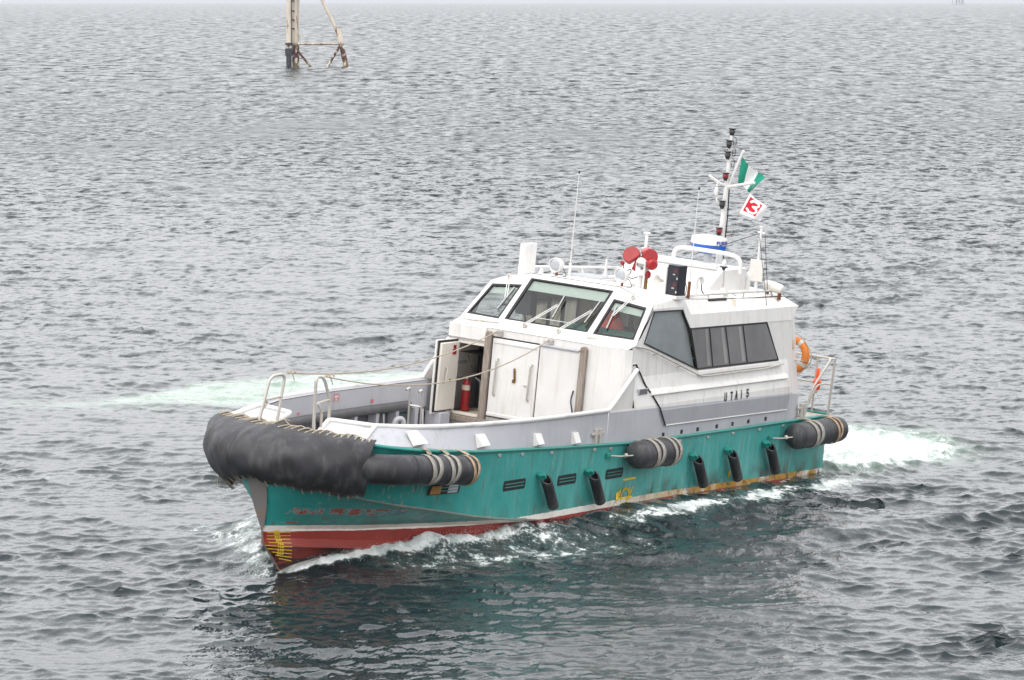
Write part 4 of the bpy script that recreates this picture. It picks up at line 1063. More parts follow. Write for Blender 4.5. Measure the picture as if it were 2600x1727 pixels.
# louvre slots in the topside
for i, (x, z, w) in enumerate(((8.78, 1.60, .92), (6.34, 1.50, .82), (4.22, 1.43, .74), (2.20, 1.39, .72))):
    h = .20
    pts = []
    for k in range(28):
        a = 2 * math.pi * k / 28
        px_ = (w / 2 - .08) * (1 if math.cos(a) > 0 else -1) + .10 * math.cos(a); pz = .108 * (1 if math.sin(a) > 0 else -1) * min(1, abs(math.sin(a)) * 1.6) + .0
        pts.append((x - px_, z + pz))
    for s in (1, -1):
        m = MB(); m.poly([(a, s * (hull_y(a, b) + .006), b) for a, b in (pts if s > 0 else pts[::-1])]); v_ = m.build('hull_vent', BLACK, boat, smooth=0)
        m = MB()
        for dz in (-.034, .032):
            m.tube([(x - w / 2 + .05, s * (hull_y(x - w / 2, z + dz) + .012), z + dz), (x, s * (hull_y(x, z + dz) + .012), z + dz), (x + w / 2 - .05, s * (hull_y(x + w / 2, z + dz) + .012), z + dz)], .0085, 6)
        m.build('vent_slats', TEAL, v_)
        if i == 0:
            m = MB(); m.grid([[(q, s * (hull_y(q, zq) + .009), zq) for q in np.linspace(x + .12, x + w / 2 - .05, 6)] for zq in (z - .09, z, z + .085)], flip=s > 0); m.build('vent_plug', plain('orange_plug', (.42, .2, .06), .8), v_)
            m = MB(); m.grid([[(q, s * (hull_y(q, zq) + .009), zq) for q in np.linspace(x - w / 2 + .05, x - .1, 6)] for zq in (z - .09, z, z + .085)], flip=s > 0); m.build('vent_plate', GREY, v_)
# bitts
def bitt(x, y, z, w=.30, s=1):
    m = MB(); m.box2((x - w / 2 + .02, y - .04, z), (x - w / 2 + .11, y + .04, z + .34)); m.box2((x + w / 2 - .11, y - .04, z), (x + w / 2 - .02, y + .04, z + .34)); m.box2((x - w / 2 - .1, y - .025, z + .20), (x + w / 2 + .1, y + .025, z + .26))
    m.build('mooring_bitt', painted('cream_steel', (.47, .44, .40), (.3, .22, .16), .5), boat, bevel=.012)
bitt(3.08, 2.385, 2.08); bitt(3.08, -2.385, 2.08); bitt(-6.9, 2.22, 1.92, .26); bitt(-6.9, -2.22, 1.92, .26)
# cleats (bright bolts) below the gunwale
for i, x in enumerate((7.1, 6.2, 5.0, 3.2, 2.5, 1.6, -.6, -1.9, -3.1, -4.4, -5.6, -7.0)):
    z = float(np.interp(x, LN['G'][:60, 0], LN['G'][:60, 2])) - .10
    m = MB(); m.box2((x - .055, 2.385, z - .03), (x + .055, 2.425, z + .03)); m.build('deck_edge_clip', STEEL, boat, bevel=.008)
# aft guard rail
m = MB()
for s in (1, -1):
    m.tube(fillet([(-8.0, 0, 3.27), (-8.0, s * 2.28, 3.27), (-7.80, s * 2.36, 3.22), (-7.2, s * 2.28, 2.62), (-7.05, s * 2.2, 1.93)], .1), .028, 8)
    m.tube([(-8.0, s * 2.40, 3.27), (-8.0, s * 2.36, 1.93)], .028, 8); m.tube([(-8.0, s * 2.2, 3.27), (-8.0, s * 2.42, 3.27)], .028, 8)
    m.tube([(-8.0, 0, 2.65), (-8.0, s * 2.38, 2.65)], .025, 8); m.tube([(-8.0, s * 1.95, 3.27), (-8.0, s * 1.93, 1.93)], .025, 8); m.tube([(-8.0, s * .7, 3.27), (-8.0, s * .7, 1.93)], .025, 8)
    m.tube(fillet([(-8.0, s * 2.2, 2.65), (-7.8, s * 2.1, 2.62), (-7.5, s * 1.95, 1.93)], .1), .024, 8)
m.build('stern_rail', STEEL_WORN, boat)
m = MB(); m.tube(smooth_poly([(-8.0, 1.7, 3.0), (-8.0, 2.0, 2.82), (-7.95, 2.15, 2.9), (-7.95, 2.3, 3.2)], 5), .012, 5); m.build('safety_chain', STEEL, boat)

# ================================================================== things carried by the boat
# ---- bow fender
bf = on_boat('bow_fender', (11.6, 0, 2.2), 'huge black rubber fender wrapped and laced round the blunt bow', 'fender')
Tp = [(10.86, 1.84, 2.66), (10.96, 1.66, 2.67), (11.10, 1.32, 2.69), (11.28, .80, 2.71), (11.40, .35, 2.72), (11.43, 0, 2.72)]
Mo = [(11.25, 1.98, 2.12), (11.66, 1.70, 2.18), (12.08, 1.27, 2.22), (12.46, .72, 2.26), (12.60, .30, 2.28), (12.64, 0, 2.28)]
Bm = [(10.98, 1.74, 1.55), (11.18, 1.46, 1.56), (11.45, 1.10, 1.585), (11.90, .62, 1.66), (12.20, .3, 1.73), (12.27, 0, 1.77)]
def full(P):
    q = [(x, -y, z) for x, y, z in P[::-1][1:]]
    return np.array([tuple(p) for p in smooth_poly(P + q, 8)])
NU = 150
tp, mo, bm = (resample(full(P), NU) for P in (Tp, Mo, Bm))
us_ = np.linspace(-1, 1, NU)
bm[:, 2] -= .20 * np.exp(-((us_ - .62) / .26) ** 2)
rng = np.random.default_rng(3)
rows = []
NVF = 36
uu = np.linspace(-1, 1, NU)
def wob(u, v, k):
    return np.sin(u * 7.3 + v * 3.1 + k) * .4 + np.sin(u * 15.7 - v * 5.2 + 2 * k) * .25 + np.sin(u * 31 + v * 7 + k * 3) * .14
for iv in range(NVF + 1):
    v = iv / NVF
    c1 = mo + np.array([0, 0, .52]); c1[:, :2] += (mo - tp)[:, :2] * .22
    c2 = mo + np.array([0, 0, -.42]); c2[:, :2] += (mo - bm)[:, :2] * .10
    p = (1 - v) ** 3 * tp + 3 * v * (1 - v) ** 2 * c1 + 3 * v * v * (1 - v) * c2 + v ** 3 * bm
    amp = .032 * math.sin(math.pi * v) + .01
    nrm = (mo - (tp + bm) / 2); nrm /= np.linalg.norm(nrm, axis=1)[:, None]
    crease = np.exp(-((uu - .10 - .05 * v) / .035) ** 2) * .06 * math.sin(math.pi * min(1, v * 1.3)) - np.exp(-((uu - .22 + .06 * v) / .03) ** 2) * .05 * math.sin(math.pi * v)
    fl = np.exp(-((uu + .02) / .05) ** 2) * .10 * (1 - v) ** 6
    p = p + nrm * (amp * wob(uu, v * 3, 1.0) + crease)[:, None] + np.array([0, 0, 1.0]) * (fl + (.022 * np.sin(uu * 23) * (1 - v) ** 5) + .03 * np.sin(uu * 19 + 1) * v ** 6)[:, None]
    rows.append([tuple(q) for q in p])
m = MB(); m.grid(rows, flip=True)
m.build('fender_hide', RUBBER, bf, org=(11.6, 0, 2.2), smooth=60, solid=.03)
m = MB()
r0, r1, r2 = [np.array(rows[i]) for i in (0, 1, 3)]
for k in range(4, NU - 3, 5):
    a, b = r0[k], r1[k]
    dn = (b - a); t_ = r0[k + 1] - r0[k]
    m.tube(smooth_poly([tuple(a - dn * 2.0 + np.array([0, 0, -.02])), tuple(a + np.array([0, 0, .035]) - t_ * .3), tuple(r2[k] + np.array([.0, 0, .02]) + t_ * .3), tuple(r2[k] + t_ * .3)], 4), .013 + .003 * rng.random(), 6)
b0, b2 = np.array(rows[-1]), np.array(rows[-4])
for k in range(4, NU - 3, 6):
    m.tube(smooth_poly([tuple(b2[k] + np.array([.015, 0, .01])), tuple(b2[k] * .4 + b0[k] * .6 + np.array([.03, 0, 0])), tuple(b0[k] + np.array([0, 0, -.04]) - (b2[k] - b0[k]) * .3)], 4), .016, 6)
edge = [tuple(p + np.array([-.04, 0, .03]) + rng.normal(0, .008, 3)) for p in r0[8:-8:3]]
m.tube(edge, .014, 5)
m.build('lacing', ROPE, bf, org=(11.6, 0, 2.2))
m = MB(); m.tube(smooth_poly([(11.2, -1.5, 1.56), (11.3, -1.48, 1.45), (11.28, -1.5, 1.3)], 4), .015, 5); m.build('rope_end', ROPE, bf, org=(11.6, 0, 2.2))

# ---- tube fenders
def tube_fender(name, ax0, ax1, r, label, straps, zdeck, org, dome=(True, True), tie=(True, False), group=None, sgn=1):
    a, b = Vector(ax0), Vector(ax1); d = (b - a); L = d.length; d.normalize()
    o = on_boat(name, org, label, 'fender', group)
    pr = []
    n_ = 8
    if dome[0]: pr += [(r * math.sin(math.pi / 2 * k / n_) * .98 + .02 * r, r * .75 * (1 - math.cos(math.pi / 2 * k / n_))) for k in range(n_)]
    else: pr += [(r * .9, 0)]
    mid = np.linspace(r * .75 if dome[0] else .02, L - (r * .75 if dome[1] else .02), 14)
    pr += [(r * (1 + .012 * math.sin(k * 2.1)), h) for k, h in enumerate(mid)]
    if dome[1]: pr += [(r * math.cos(math.pi / 2 * k / n_) * .98 + .02 * r, L - r * .75 + r * .75 * math.sin(math.pi / 2 * k / n_)) for k in range(1, n_ + 1)]
    else: pr += [(r * .9, L)]
    m = MB(); m.lathe(pr, a, d, 28); m.build('fender_body', RUBBER, o, org=org, smooth=50)
    up = Vector((0, 0, 1)); up = (up - d * up.dot(d)).normalized(); side = d.cross(up) * (1 if (d.cross(up)).y * sgn > 0 else -1)
    for i, (h, w, mt) in enumerate(straps):
        c = a + d * h
        m = MB()
        for dh, ph in ((-w * .55, -.05), (w * .55, .05)):
            r1_, r2_ = [], []
            for k in range(25):
                an = R(-115 + 230 * k / 24)
                e_ = side * math.cos(an) + up * math.sin(an)
                sk = d * (dh * (1 + .9 * math.cos(an)) * .8 + ph * math.sin(an))
                r1_.append(c + e_ * (r + .014) + sk - d * w * .5); r2_.append(c + e_ * (r + .014) + sk + d * w * .5)
            m.grid([r1_, r2_])
        m.build('strap', mt, o, org=org, solid=.012)
        # lashing up to the gunwale pipe
        gz = zdeck(c.x); tp_ = c + up * (r + .02) - side * .02
        m = MB()
        for q in (-.03, .0, .035):
            m.tube(smooth_poly([tp_ + d * q + side * .06, tp_.lerp(Vector((c.x, sgn * 2.42, gz)), .5) + d * (q * 1.5 + .02) + up * .03, Vector((c.x + q, sgn * 2.44, gz + .03)), Vector((c.x + q * .6 + .02, sgn * 2.38, gz + .04))], 4), .012, 5)
        m.build('lashing', ROPE, o, org=org)
    for end, on_ in zip((a, b), tie):
        if on_:
            dd = -d if end is a else d
            m = MB(); p0 = end + dd * .0; p1 = Vector((end.x + dd.x * .55, sgn * 2.42, end.z - .02 + dd.z * .5))
            m.tube([p0, p0.lerp(p1, .5) + Vector((0, 0, -.02)), p1], .016, 6); m.lathe([(.045, -.03), (.05, 0), (.045, .03)], p0.lerp(p1, .3), p1 - p0, 8)
            m.build('tether', STEEL_WORN, o, org=org)
            m = MB(); m.box((p1.x, sgn * 2.43, p1.z), (.16, .06, .10)); m.build('tether_eye', TEAL, o, org=org, bevel=.01)
    return o
zdk = lambda x: float(np.interp(x, LN['G'][:70, 0], LN['G'][:70, 2]))
lab = ['long black tube fender with three pale straps, beside the bow fender', 'black cylinder fender with two straps amidships on the teal hull', 'black cylinder fender with two straps overhanging the stern quarter']
for s in (1, -1):
    f2 = 'starboard ' if s < 0 else ''
    ex = lambda t: t if s > 0 else t.replace('black', 'black starboard-side')
    if s > 0: tube_fender('tube_fender', (10.50, s * 2.41, 2.165), (8.52, s * 2.68, 2.03), .285, ex(lab[0]), [(.55, .11, STRAP), (1.12, .10, STRAP), (1.76, .07, STRAP_RUST)], zdk, (9.6, s * 2.6, 2.1), (False, True), (False, True), 'tube fenders along the hull', s)
    tube_fender('tube_fender', (2.05, s * 2.72, 1.82), (.16, s * 2.72, 1.77), .30, ex(lab[1]), [(.72, .13, STRAP), (1.5, .11, STRAP)], zdk, (1.2, s * 2.7, 1.8), (True, True), (True, False), 'tube fenders along the hull', s)
    tube_fender('tube_fender', (-5.52, s * 2.72, 1.64), (-8.02, s * 2.72, 1.66), .30, ex(lab[2]), [(.85, .14, STRAP), (1.90, .09, STRAP_RUST)], zdk, (-6.7, s * 2.7, 1.65), (True, True), (True, False), 'tube fenders along the hull', s)
m = MB(); sl = [Vector((11.06, 1.62, 2.14)), Vector((11.02, 1.90, 2.15)), Vector((10.92, 2.16, 2.165)), Vector((10.74, 2.33, 2.17)), Vector((10.46, 2.415, 2.165))]
m.tube(smooth_poly(sl, 3), .295, 26); m.tube([(10.50, 2.405, 2.167), (10.46, 2.415, 2.165)], .302, 26); m.build('fender_sleeve', RUBBER, bf, org=(11.6, 0, 2.2))

# ---- short slanted rubber fenders hooked on the topside
def hook_fender(x, z, label, s=1):
    o = on_boat('rubber_fender', (x, s * 2.42, z), label, 'fender', 'slanted rubber tube fenders on the hull side')
    ax = Vector((-.50, 0, -.66)).normalized(); L = .86
    m = MB()
    n_ = 18; r = .115; c0 = Vector((.02, s * .14, .05)); u = Vector((0, s, 0)); w_ = ax.cross(u)
    rows_o, rows_i = [], []
    for j in range(9):
        ro, ri = [], []
        for k in range(n_):
            a = 2 * math.pi * k / n_
            e_ = u * math.cos(a) + w_ * math.sin(a)
            cut = .16 * (1 + math.cos(a)) / 2 * 1.0           # slanted, open top
            st_ = cut + (L - cut) * j / 8
            bend = Vector((0, s * -.03 * (st_ / L) ** 2, 0))
            ro.append(c0 + ax * st_ + e_ * r + bend); ri.append(c0 + ax * st_ + e_ * (r - .03) + bend)
        rows_o.append(ro); rows_i.append(ri)
    m.grid(rows_o, closed=True); m.grid(rows_i, flip=True, closed=True); m.grid([rows_i[0], rows_o[0]], closed=True); m.poly(rows_o[-1][::-1])
    m.build('fender_body', RUBBER, o, smooth=50)
    m = MB(); m.box((.03, s * .05, .03), (.12, .12, .16), Matrix.Rotation(R(35), 3, 'Y')); m.box((.05, s * .10, .05), (.05, .16, .1), Matrix.Rotation(R(35), 3, 'Y'))
    m.build('fender_bracket', TEAL, o, bevel=.01)
    return o
hf_lab = {1: ['slanted black rubber fender between the first two louvre slots from the bow', 'slanted black rubber fender just ahead of the rearmost louvre slot', 'slanted black rubber fender just aft of the midships cylinder fender',
           'slanted black rubber fender third from the stern corner, between two like it', 'slanted black rubber fender nearest the stern, above the small yellow triangle'],
          -1: ['slanted black rubber fender hooked on the far starboard side of the hull'] * 5}
hf_lab[1][3] = 'slanted black rubber fender second from the stern, on bare teal plating'
for s in (1, -1):
    for (x, z), l_ in zip(((5.42, 1.58), (3.44, 1.50), (-1.2, 1.46), (-2.84, 1.46), (-4.72, 1.47)), hf_lab[s]): hook_fender(x, z, l_, s)

# ---- lifebuoy and its light
lb = on_boat('lifebuoy', (-7.15, 1.75, 3.32), 'orange lifebuoy hanging behind the cabin by the stern rail', 'lifebuoy')
m = MB(); ring = [Vector((-7.15, 1.75 + .29 * math.cos(a), 3.32 + .34 * math.sin(a))) for a in np.linspace(0, 2 * math.pi, 40, endpoint=False)]
m.tube(ring, .095, 14, closed=True); m.build('ring', ORANGE, lb, org=(-7.15, 1.75, 3.32))
for a in (R(-32), R(60), R(148), R(240)):
    m = MB(); pp = [Vector((-7.15, 1.75 + .29 * math.cos(a + q), 3.32 + .34 * math.sin(a + q))) for q in (-.13, -.05, .05, .13)]
    m.tube(pp, .099, 14); m.build('reflective_band', plain('reflective_tape', (.66, .62, .55), .4), lb, org=(-7.15, 1.75, 3.32))
m = MB(); rp = [Vector((-7.12, 1.75 + (.43 + .03 * math.cos(4 * a)) * math.cos(a), 3.32 + (.47 + .03 * math.cos(4 * a)) * math.sin(a))) for a in np.linspace(0, 2 * math.pi, 40, endpoint=False)]
m.tube(rp, .012, 5, closed=True); m.build('grab_line', ROPE, lb, org=(-7.15, 1.75, 3.32))
m = MB(); m.tube([(-6.5, 2.05, 3.28), (-7.1, 2.1, 3.22)], .012, 5); m.build('lifebuoy_bracket', STEEL, boat)
ll = on_boat('lifebuoy_light', (-7.93, 2.02, 2.55), 'bright orange self-igniting light clipped to the stern rail', 'marker light')
m = MB(); m.lathe([(.05, -.02), (.085, .0), (.09, .10), (.085, .16), (.10, .19), (.085, .22), (.045, .26), (.04, .48), (.025, .50)], (-7.93, 2.02, 2.50), (0, .02, 1), 16); m.build('lamp_case', ORANGE_LAMP, ll, org=(-7.93, 2.02, 2.55))
m = MB(); m.lathe([(.02, -.10), (.05, -.07), (.055, -.02)], (-7.93, 2.02, 2.50), (0, 0, 1), 12); m.build('lamp_dome', plain('clear_dome', (.6, .6, .58), .2), ll, org=(-7.93, 2.02, 2.55))
m = MB(); m.tube(smooth_poly([(-7.93, 2.02, 3.0), (-7.96, 2.08, 3.02), (-7.95, 2.07, 2.96)], 4), .008, 5); m.build('lamp_clip', STEEL, ll, org=(-7.93, 2.02, 2.55))

# ---- safety ropes from the bow rails to the wheelhouse
def rope(p0, p1, sag, label):
    p0, p1 = Vector(p0), Vector(p1)
    o = on_boat('safety_rope', p0, label, 'rope', 'ropes from the bow rails to the cabin front')
    pts = []
    for k in range(41):
        t = k / 40
        p = p0.lerp(p1, t); p.z -= sag * 4 * t * (1 - t) * (1 + .25 * (t - .5)); pts.append(p)
    m = MB(); m.tube(pts, .0135, 6); m.build('line', ROPE, o, org=p0)
    m = MB()
    for t in (.01, .02, .035): q = p0.lerp(p1, t); m.tube([q + Vector((0, .03, -.03)), q + Vector((.02, -.02, .03))], .02, 5)
    m.tube([pts[1], pts[1] + Vector((-.05, .03, -.14))], .011, 5)
    m.build('knot', ROPE, o, org=p0)
rope((10.76, .45, 3.72), (1.95, .30, 3.93), .52, 'thin sagging rope from the nearer bow rail, crossing the closed white door')
rope((10.76, -.45, 3.66), (1.95, -1.0, 3.95), .34, 'thin sagging rope from the farther bow rail, crossing the open cabin door')

# ---- loose things
fe = on_boat('fire_extinguisher', (1.45, -1.93, 2.04), 'red fire extinguisher standing just inside the open cabin door', 'extinguisher')
m = MB(); m.lathe([(.095, 0), (.105, .02), (.105, .58), (.08, .66), (.035, .69)], (0, 0, 0), (0, 0, 1), 18); m.build('cylinder', REDDARK, fe)
m = MB(); m.lathe([(.107, .46), (.107, .57)], (0, 0, 0), (0, 0, 1), 18, caps=False); m.build('paper_label', plain('label_paper', (.6, .55, .45), .6), fe)
m = MB(); m.tube([(0, 0, .66), (0, 0, .74)], .03, 8); m.box((.04, 0, .76), (.14, .03, .03)); m.build('valve', STEEL, fe)
m = MB(); m.tube(smooth_poly([(0, .03, .72), (.03, .12, .6), (.02, .13, .3), (.02, .11, .12)], 5), .016, 6); m.build('hose', BLACK, fe)
lj = on_boat('life_jacket', (.10, .88, 3.98), 'orange life jacket with a grey band seen through the front windows', 'life jacket')
m = MB()
rws = []
for j in range(9):
    h = j / 8; hw = [.30, .36, .385, .39, .37, .33, .28, .2, .10][j]; hd = [.10, .13, .15, .15, .14, .13, .11, .09, .05][j]
    rws.append([(.25 + hd * math.cos(a), hw * math.sin(a), .02 + h * .62) for a in np.linspace(0, 2 * math.pi, 24, endpoint=False)])
m.grid(rws, closed=True); m.poly(rws[-1]); m.build('jacket_body', ORANGE_CLOTH, lj, smooth=60)
m = MB(); m.grid([[(.25 + 1.03 * (x - .25), y * 1.03, z) for x, y, z in rws[1]], [(.25 + 1.03 * (x - .25), y * 1.03, z + .02) for x, y, z in rws[2]]], closed=True); m.build('reflective_band', plain('grey_band', (.5, .5, .48), .4), lj)
hv = on_boat('folded_jacket', (.55, 2.0, 3.85), 'pale folded jacket with a yellow-green patch behind the forward side window', 'jacket')
m = MB(); m.grid([[(.35 - .85 * t + .03 * math.sin(9 * t + k), .02 + .03 * math.sin(5 * t + k * 2), .30 - .30 * t - k * .06 + .05 * math.sin(7 * t)) for t in np.linspace(0, 1, 14)] for k in range(5)]); m.build('cloth', plain('pale_cloth', (.55, .56, .52), .9), hv, solid=.01, smooth=60)
m = MB(); m.grid([[(.38 - .30 * t, .06, .27 - .14 * t - k * .07) for t in np.linspace(0, 1, 5)] for k in range(2)]); m.build('fluorescent_patch', plain('fluorescent_yellow', (.5, .8, .05), .8), hv, solid=.01)

# ---- flags
def flag(name, base, hoist_top, hoist_bot, fly_top, fly_bot, pattern, mats, label, nu=72, nv=54, wave=.05, seed=1):
    o = on_boat(name, base, label, 'flag')
    A, B_, C_, D = (Vector(p) for p in (hoist_top, hoist_bot, fly_top, fly_bot))
    m = MB(); vs, fs = [], []
    for j in range(nv + 1):
        v = j / nv
        for i in range(nu + 1):
            u = i / nu
            p = A.lerp(B_, v).lerp(C_.lerp(D, v), u)
            ph = 6.5 * u + 2.2 * v + seed
            p = p + Vector((wave * u * 2.2 * math.sin(ph), wave * .7 * u * math.cos(ph * .9), -.05 * math.sin(math.pi * u) * (1 - v)))
            vs.append(p)
    for j in range(nv):
        for i in range(nu):
            q = j * (nu + 1) + i
            m.f.append([q, q + nu + 1, q + nu + 2, q + 1]); m.m.append(pattern((i + .5) / nu, (j + .5) / nv))
    m.v = [tuple(p) for p in vs]
    m.build('cloth', mats, o, org=base, smooth=80)
    return o
fl1 = flag('nigerian_flag', (-6.2, .35, 7.2), (-6.12, .36, 7.86), (-6.22, .27, 7.21), (-6.40, .88, 7.42), (-6.45, .54, 7.02),
           lambda u, v: 1 if 1 / 3 < u < 2 / 3 else 0, [CLOTHGREEN, CLOTHWHITE], 'green and white striped flag flying from the mast gaff', wave=.06, seed=.4)
fl1.name = 'striped_flag'
def seg_d(p, a, b):
    ax, ay = b[0] - a[0], b[1] - a[1]; t = max(0, min(1, ((p[0] - a[0]) * ax + (p[1] - a[1]) * ay) / (ax * ax + ay * ay + 1e-9)))
    return math.hypot(p[0] - a[0] - ax * t, p[1] - a[1] - ay * t)
BLOGO = [[(.30, .16), (.52, .14), (.60, .24), (.54, .36), (.38, .44)], [(.38, .44), (.58, .48), (.66, .60), (.56, .74), (.32, .76)], [(.22, .28), (.30, .16)], [(.20, .66), (.32, .76)]]
def blogo(u, v):
    if .10 < u < .72 and .10 < v < .84:
        for L in BLOGO:
            for a, b in zip(L[:-1], L[1:]):
                if seg_d((u, v), a, b) < .052: return 0
        return 1
    return 0
flag('house_flag', (-6.0, .72, 6.8), (-6.0, .73, 7.05), (-6.0, .50, 6.55), (-6.1, 1.20, 6.80), (-6.1, 1.02, 6.42), blogo, [CLOTHWHITE, CLOTHRED],
     'white flag with a red square and white emblem below the striped flag', wave=.025, seed=2)
m = MB(); m.tube([(-6.0, .84, 7.29), (-6.0, .73, 7.05), (-6.0, .5, 6.55), (-6.2, .08, 5.5)], .005, 4); m.build('flag_halyard', ROPE, mast)

# ================================================================== OFFSHORE PLATFORM (steel jacket in the middle distance)
def mk_jacket():
    t = NT("jacket_paint")
    x, y, z = t.xyz()
    a = t.noise(.5, 4); s = t.noise(.9, 5, (1, 1, .35), loc=(3, 1, 1)); f = t.noise(1.7, 4, (1, 1, .6))
    c = t.mix(t.rng(a, .3, .7), (.60, .52, .42), (.70, .63, .53))
    c = t.mix(t.rng(s, .57, .66), c, (.16, .06, .03))
    sp = t.math('MULTIPLY', t.rng(z, 4.3, 3.6), t.rng(f, .38, .5))
    c = t.mix(sp, c, (.085, .032, .025))
    wet = t.math('MULTIPLY', t.rng(z, 1.3, .6), t.rng(f, .40, .60))
    c = t.mix(wet, c, (.20, .155, .07))
    t.set(col=c, rough=.75)
    return t.m
JACKET = mk_jacket()
JDARK = plain('jacket_dark_coating', (.035, .036, .045), .7, var=.4, scale=1.2)
PY = 650.0
PX = lambda px: (px - 1300) / FPX * PY
PZ = lambda py: CAM_H - (py - 5) / FPX * PY
pf = tag(empty('offshore_platform', Matrix.Translation((PX(790), PY, 0))), 'rusty cream steel legs of an offshore platform cut off by the top edge', 'oil platform')
def pj(px, py, dy=0): return (PX(px), PY + dy, PZ(py))
po = (PX(790), PY, 0)
TOPZ = -140
m = MB(); m.tube([(PX(736), PY - 1, -2), (PX(736), PY - 1, PZ(TOPZ))], .44, 16); cd = m.build('conductor_pipe', JACKET, pf, org=po)
m = MB(); m.tube([(PX(736), PY - 1, -2), (PX(736), PY - 1, PZ(137))], .47, 16); m.tube([(PX(736), PY - 1, PZ(139)), (PX(736), PY - 1, PZ(122))], .66, 16); m.tube([(PX(736), PY - 1, PZ(113)), (PX(736), PY - 1, PZ(108))], .64, 16); m.build('pipe_coating', JDARK, cd, org=po)
m = MB(); m.tube([(PX(750.5), PY + .2, -2), (PX(750.5), PY + .2, PZ(TOPZ))], .50, 16); lg = m.build('leg', JACKET, pf, org=po)
m = MB(); m.tube([(PX(743.5), PY - 1.1, PZ(116)), (PX(743.5), PY - 1.1, PZ(TOPZ))], .07, 6)
for py in (2, 27, 50, 72, -20, -45): m.tube([(PX(736), PY - 1.2, PZ(py)), (PX(750), PY - .6, PZ(py + 1))], .13, 6)
m.build('clamp', JDARK, lg, org=po)
m = MB(); m.tube([pj(868, 112), (PX(886), PY, -2)], [.42, .52], 14); m.tube([pj(859, 74), pj(868, 112)], [.44, .52], 14); m.build('leg', JACKET, pf, org=po)
m = MB(); m.tube([pj(821, 2), pj(858, 80)], .30, 12); m.tube([pj(821, 2), pj(756, TOPZ + 4)], .30, 12); m.build('brace', JACKET, pf, org=po)
m = MB(); m.tube([pj(757, 111), pj(862, 111)], .19, 10); m.build('brace', JACKET, pf, org=po)
m = MB(); m.tube([pj(757, 128), (PX(802), PY, -1)], .21, 10); m.build('brace', JACKET, pf, org=po)
m = MB(); m.tube([pj(864, 116), (PX(824), PY, -1)], .21, 10); m.build('brace', JACKET, pf, org=po)
m = MB()
for x in (767, 774): m.tube([pj(x, 109), pj(x, 84)], .05, 6)
for py in range(86, 109, 4): m.tube([pj(767, py), pj(774, py)], .035, 5)
m.tube([pj(758, 84), pj(774, 84)], .04, 5)
m.build('ladder', RAILWHITE, pf, org=po)
m = MB(); m.tube([pj(762, 48), pj(762, TOPZ)], .05, 6); m.tube([pj(764.5, 48), pj(764.5, TOPZ)], .04, 6); m.build('riser_pipe', RAILWHITE, pf, org=po)
m = MB(); m.box2((PX(720), PY - 5, PZ(TOPZ)), (PX(900), PY + 6, PZ(TOPZ) + .8)); m.build('platform_deck', JACKET, pf, org=po)
m = MB(); m.tube([(PX(750), PY + 6, -2), (PX(750), PY + 6, PZ(TOPZ))], .45, 12); m.build('leg', JACKET, pf, org=po)

# far platform on the horizon, right
FD = 13000.0
fp = tag(empty('far_platform', Matrix.Translation(((2430 - 1300) / FPX * FD, FD, 0))), 'faint oil platform on the horizon near the top right corner', 'oil platform')
k_ = FD / FPX
FARM = plain('far_platform_paint', (.20, .20, .22), .8)
m = MB()
for dx in (-15.5, -6, 2, 9, 13): m.tube([(dx * k_, 0, -2), (dx * k_, 0, 28)], 1.0, 6)
for dx in (-6, 9): m.tube([(dx * k_, 6, -2), (dx * k_, 6, 28)], 2.0, 6)
fj = m.build('jacket_legs', FARM, fp)
m = MB()
m.tube([(-6 * k_, 0, 1), (2 * k_, 0, 14)], .8, 5); m.tube([(2 * k_, 0, 1), (9 * k_, 0, 14)], .8, 5); m.tube([(-6 * k_, 0, 14), (13 * k_, 0, 14)], .9, 5); m.tube([(2 * k_, 0, 14), (-6 * k_, 0, 24)], .8, 5)
m.build('brace', FARM, fp)
m = MB(); m.box2((-16 * k_, -10, 28), (15 * k_, 16, 33)); m.box2((-5 * k_, -8, 33), (12 * k_, 12, 44)); m.build('topsides', FARM, fp)

#WATER-BEGIN
RIP_A, RIP_M, RIP_B, RIP_C, RIP_D, FAR_TILT = .043, .70, .95, .95, .80, .165   # ripple heights and slopes
HAZE = 5e-5
# ================================================================== SEA
WIND = R(-112)                      # the way the waves run
def hull_half(lx):
    return np.interp(lx, [-8.05, 0, 3, 5, 6.5, 8.1, 9.0, 9.9, 11.0, 11.3], [2.32, 2.33, 2.32, 2.25, 2.05, 1.62, 1.3, .92, .25, 0.])
def sstep(a, b, x):
    t = np.clip((x - a) / (b - a), 0, 1); return t * t * (3 - 2 * t)
FR = 3740.0                          # grid density: about one cell per picture cell of a 1024 px view
t_rows = np.concatenate([np.linspace(1650, 745, 60), np.arange(742, 24, -.56), np.arange(24, .75, -.28)])
d_rows = CAM_H * FR / t_rows
core = np.arange(-745, 745.1, 1.05)
side = 745 + 700 * np.linspace(0, 1, 45)[1:] ** 1.3
cols = np.concatenate([-side[::-1], core, side]) / FR
ND, NC = len(d_rows), len(cols)
D, Cc = np.meshgrid(d_rows, cols, indexing='ij')
X0 = (D * Cc).astype(np.float32); Y0 = D.astype(np.float32)
dy = np.abs(np.gradient(d_rows)); dx = d_rows * 1.05 / FR
rg = np.random.default_rng(11)
# boat-frame coordinates of the surface
inv = np.array([[BOAT_INV[i][j] for j in range(4)] for i in range(3)])
near = Y0 < 330
LX = inv[0, 0] * X0 + inv[0, 1] * Y0 + inv[0, 3]; LY = inv[1, 0] * X0 + inv[1, 1] * Y0 + inv[1, 3]
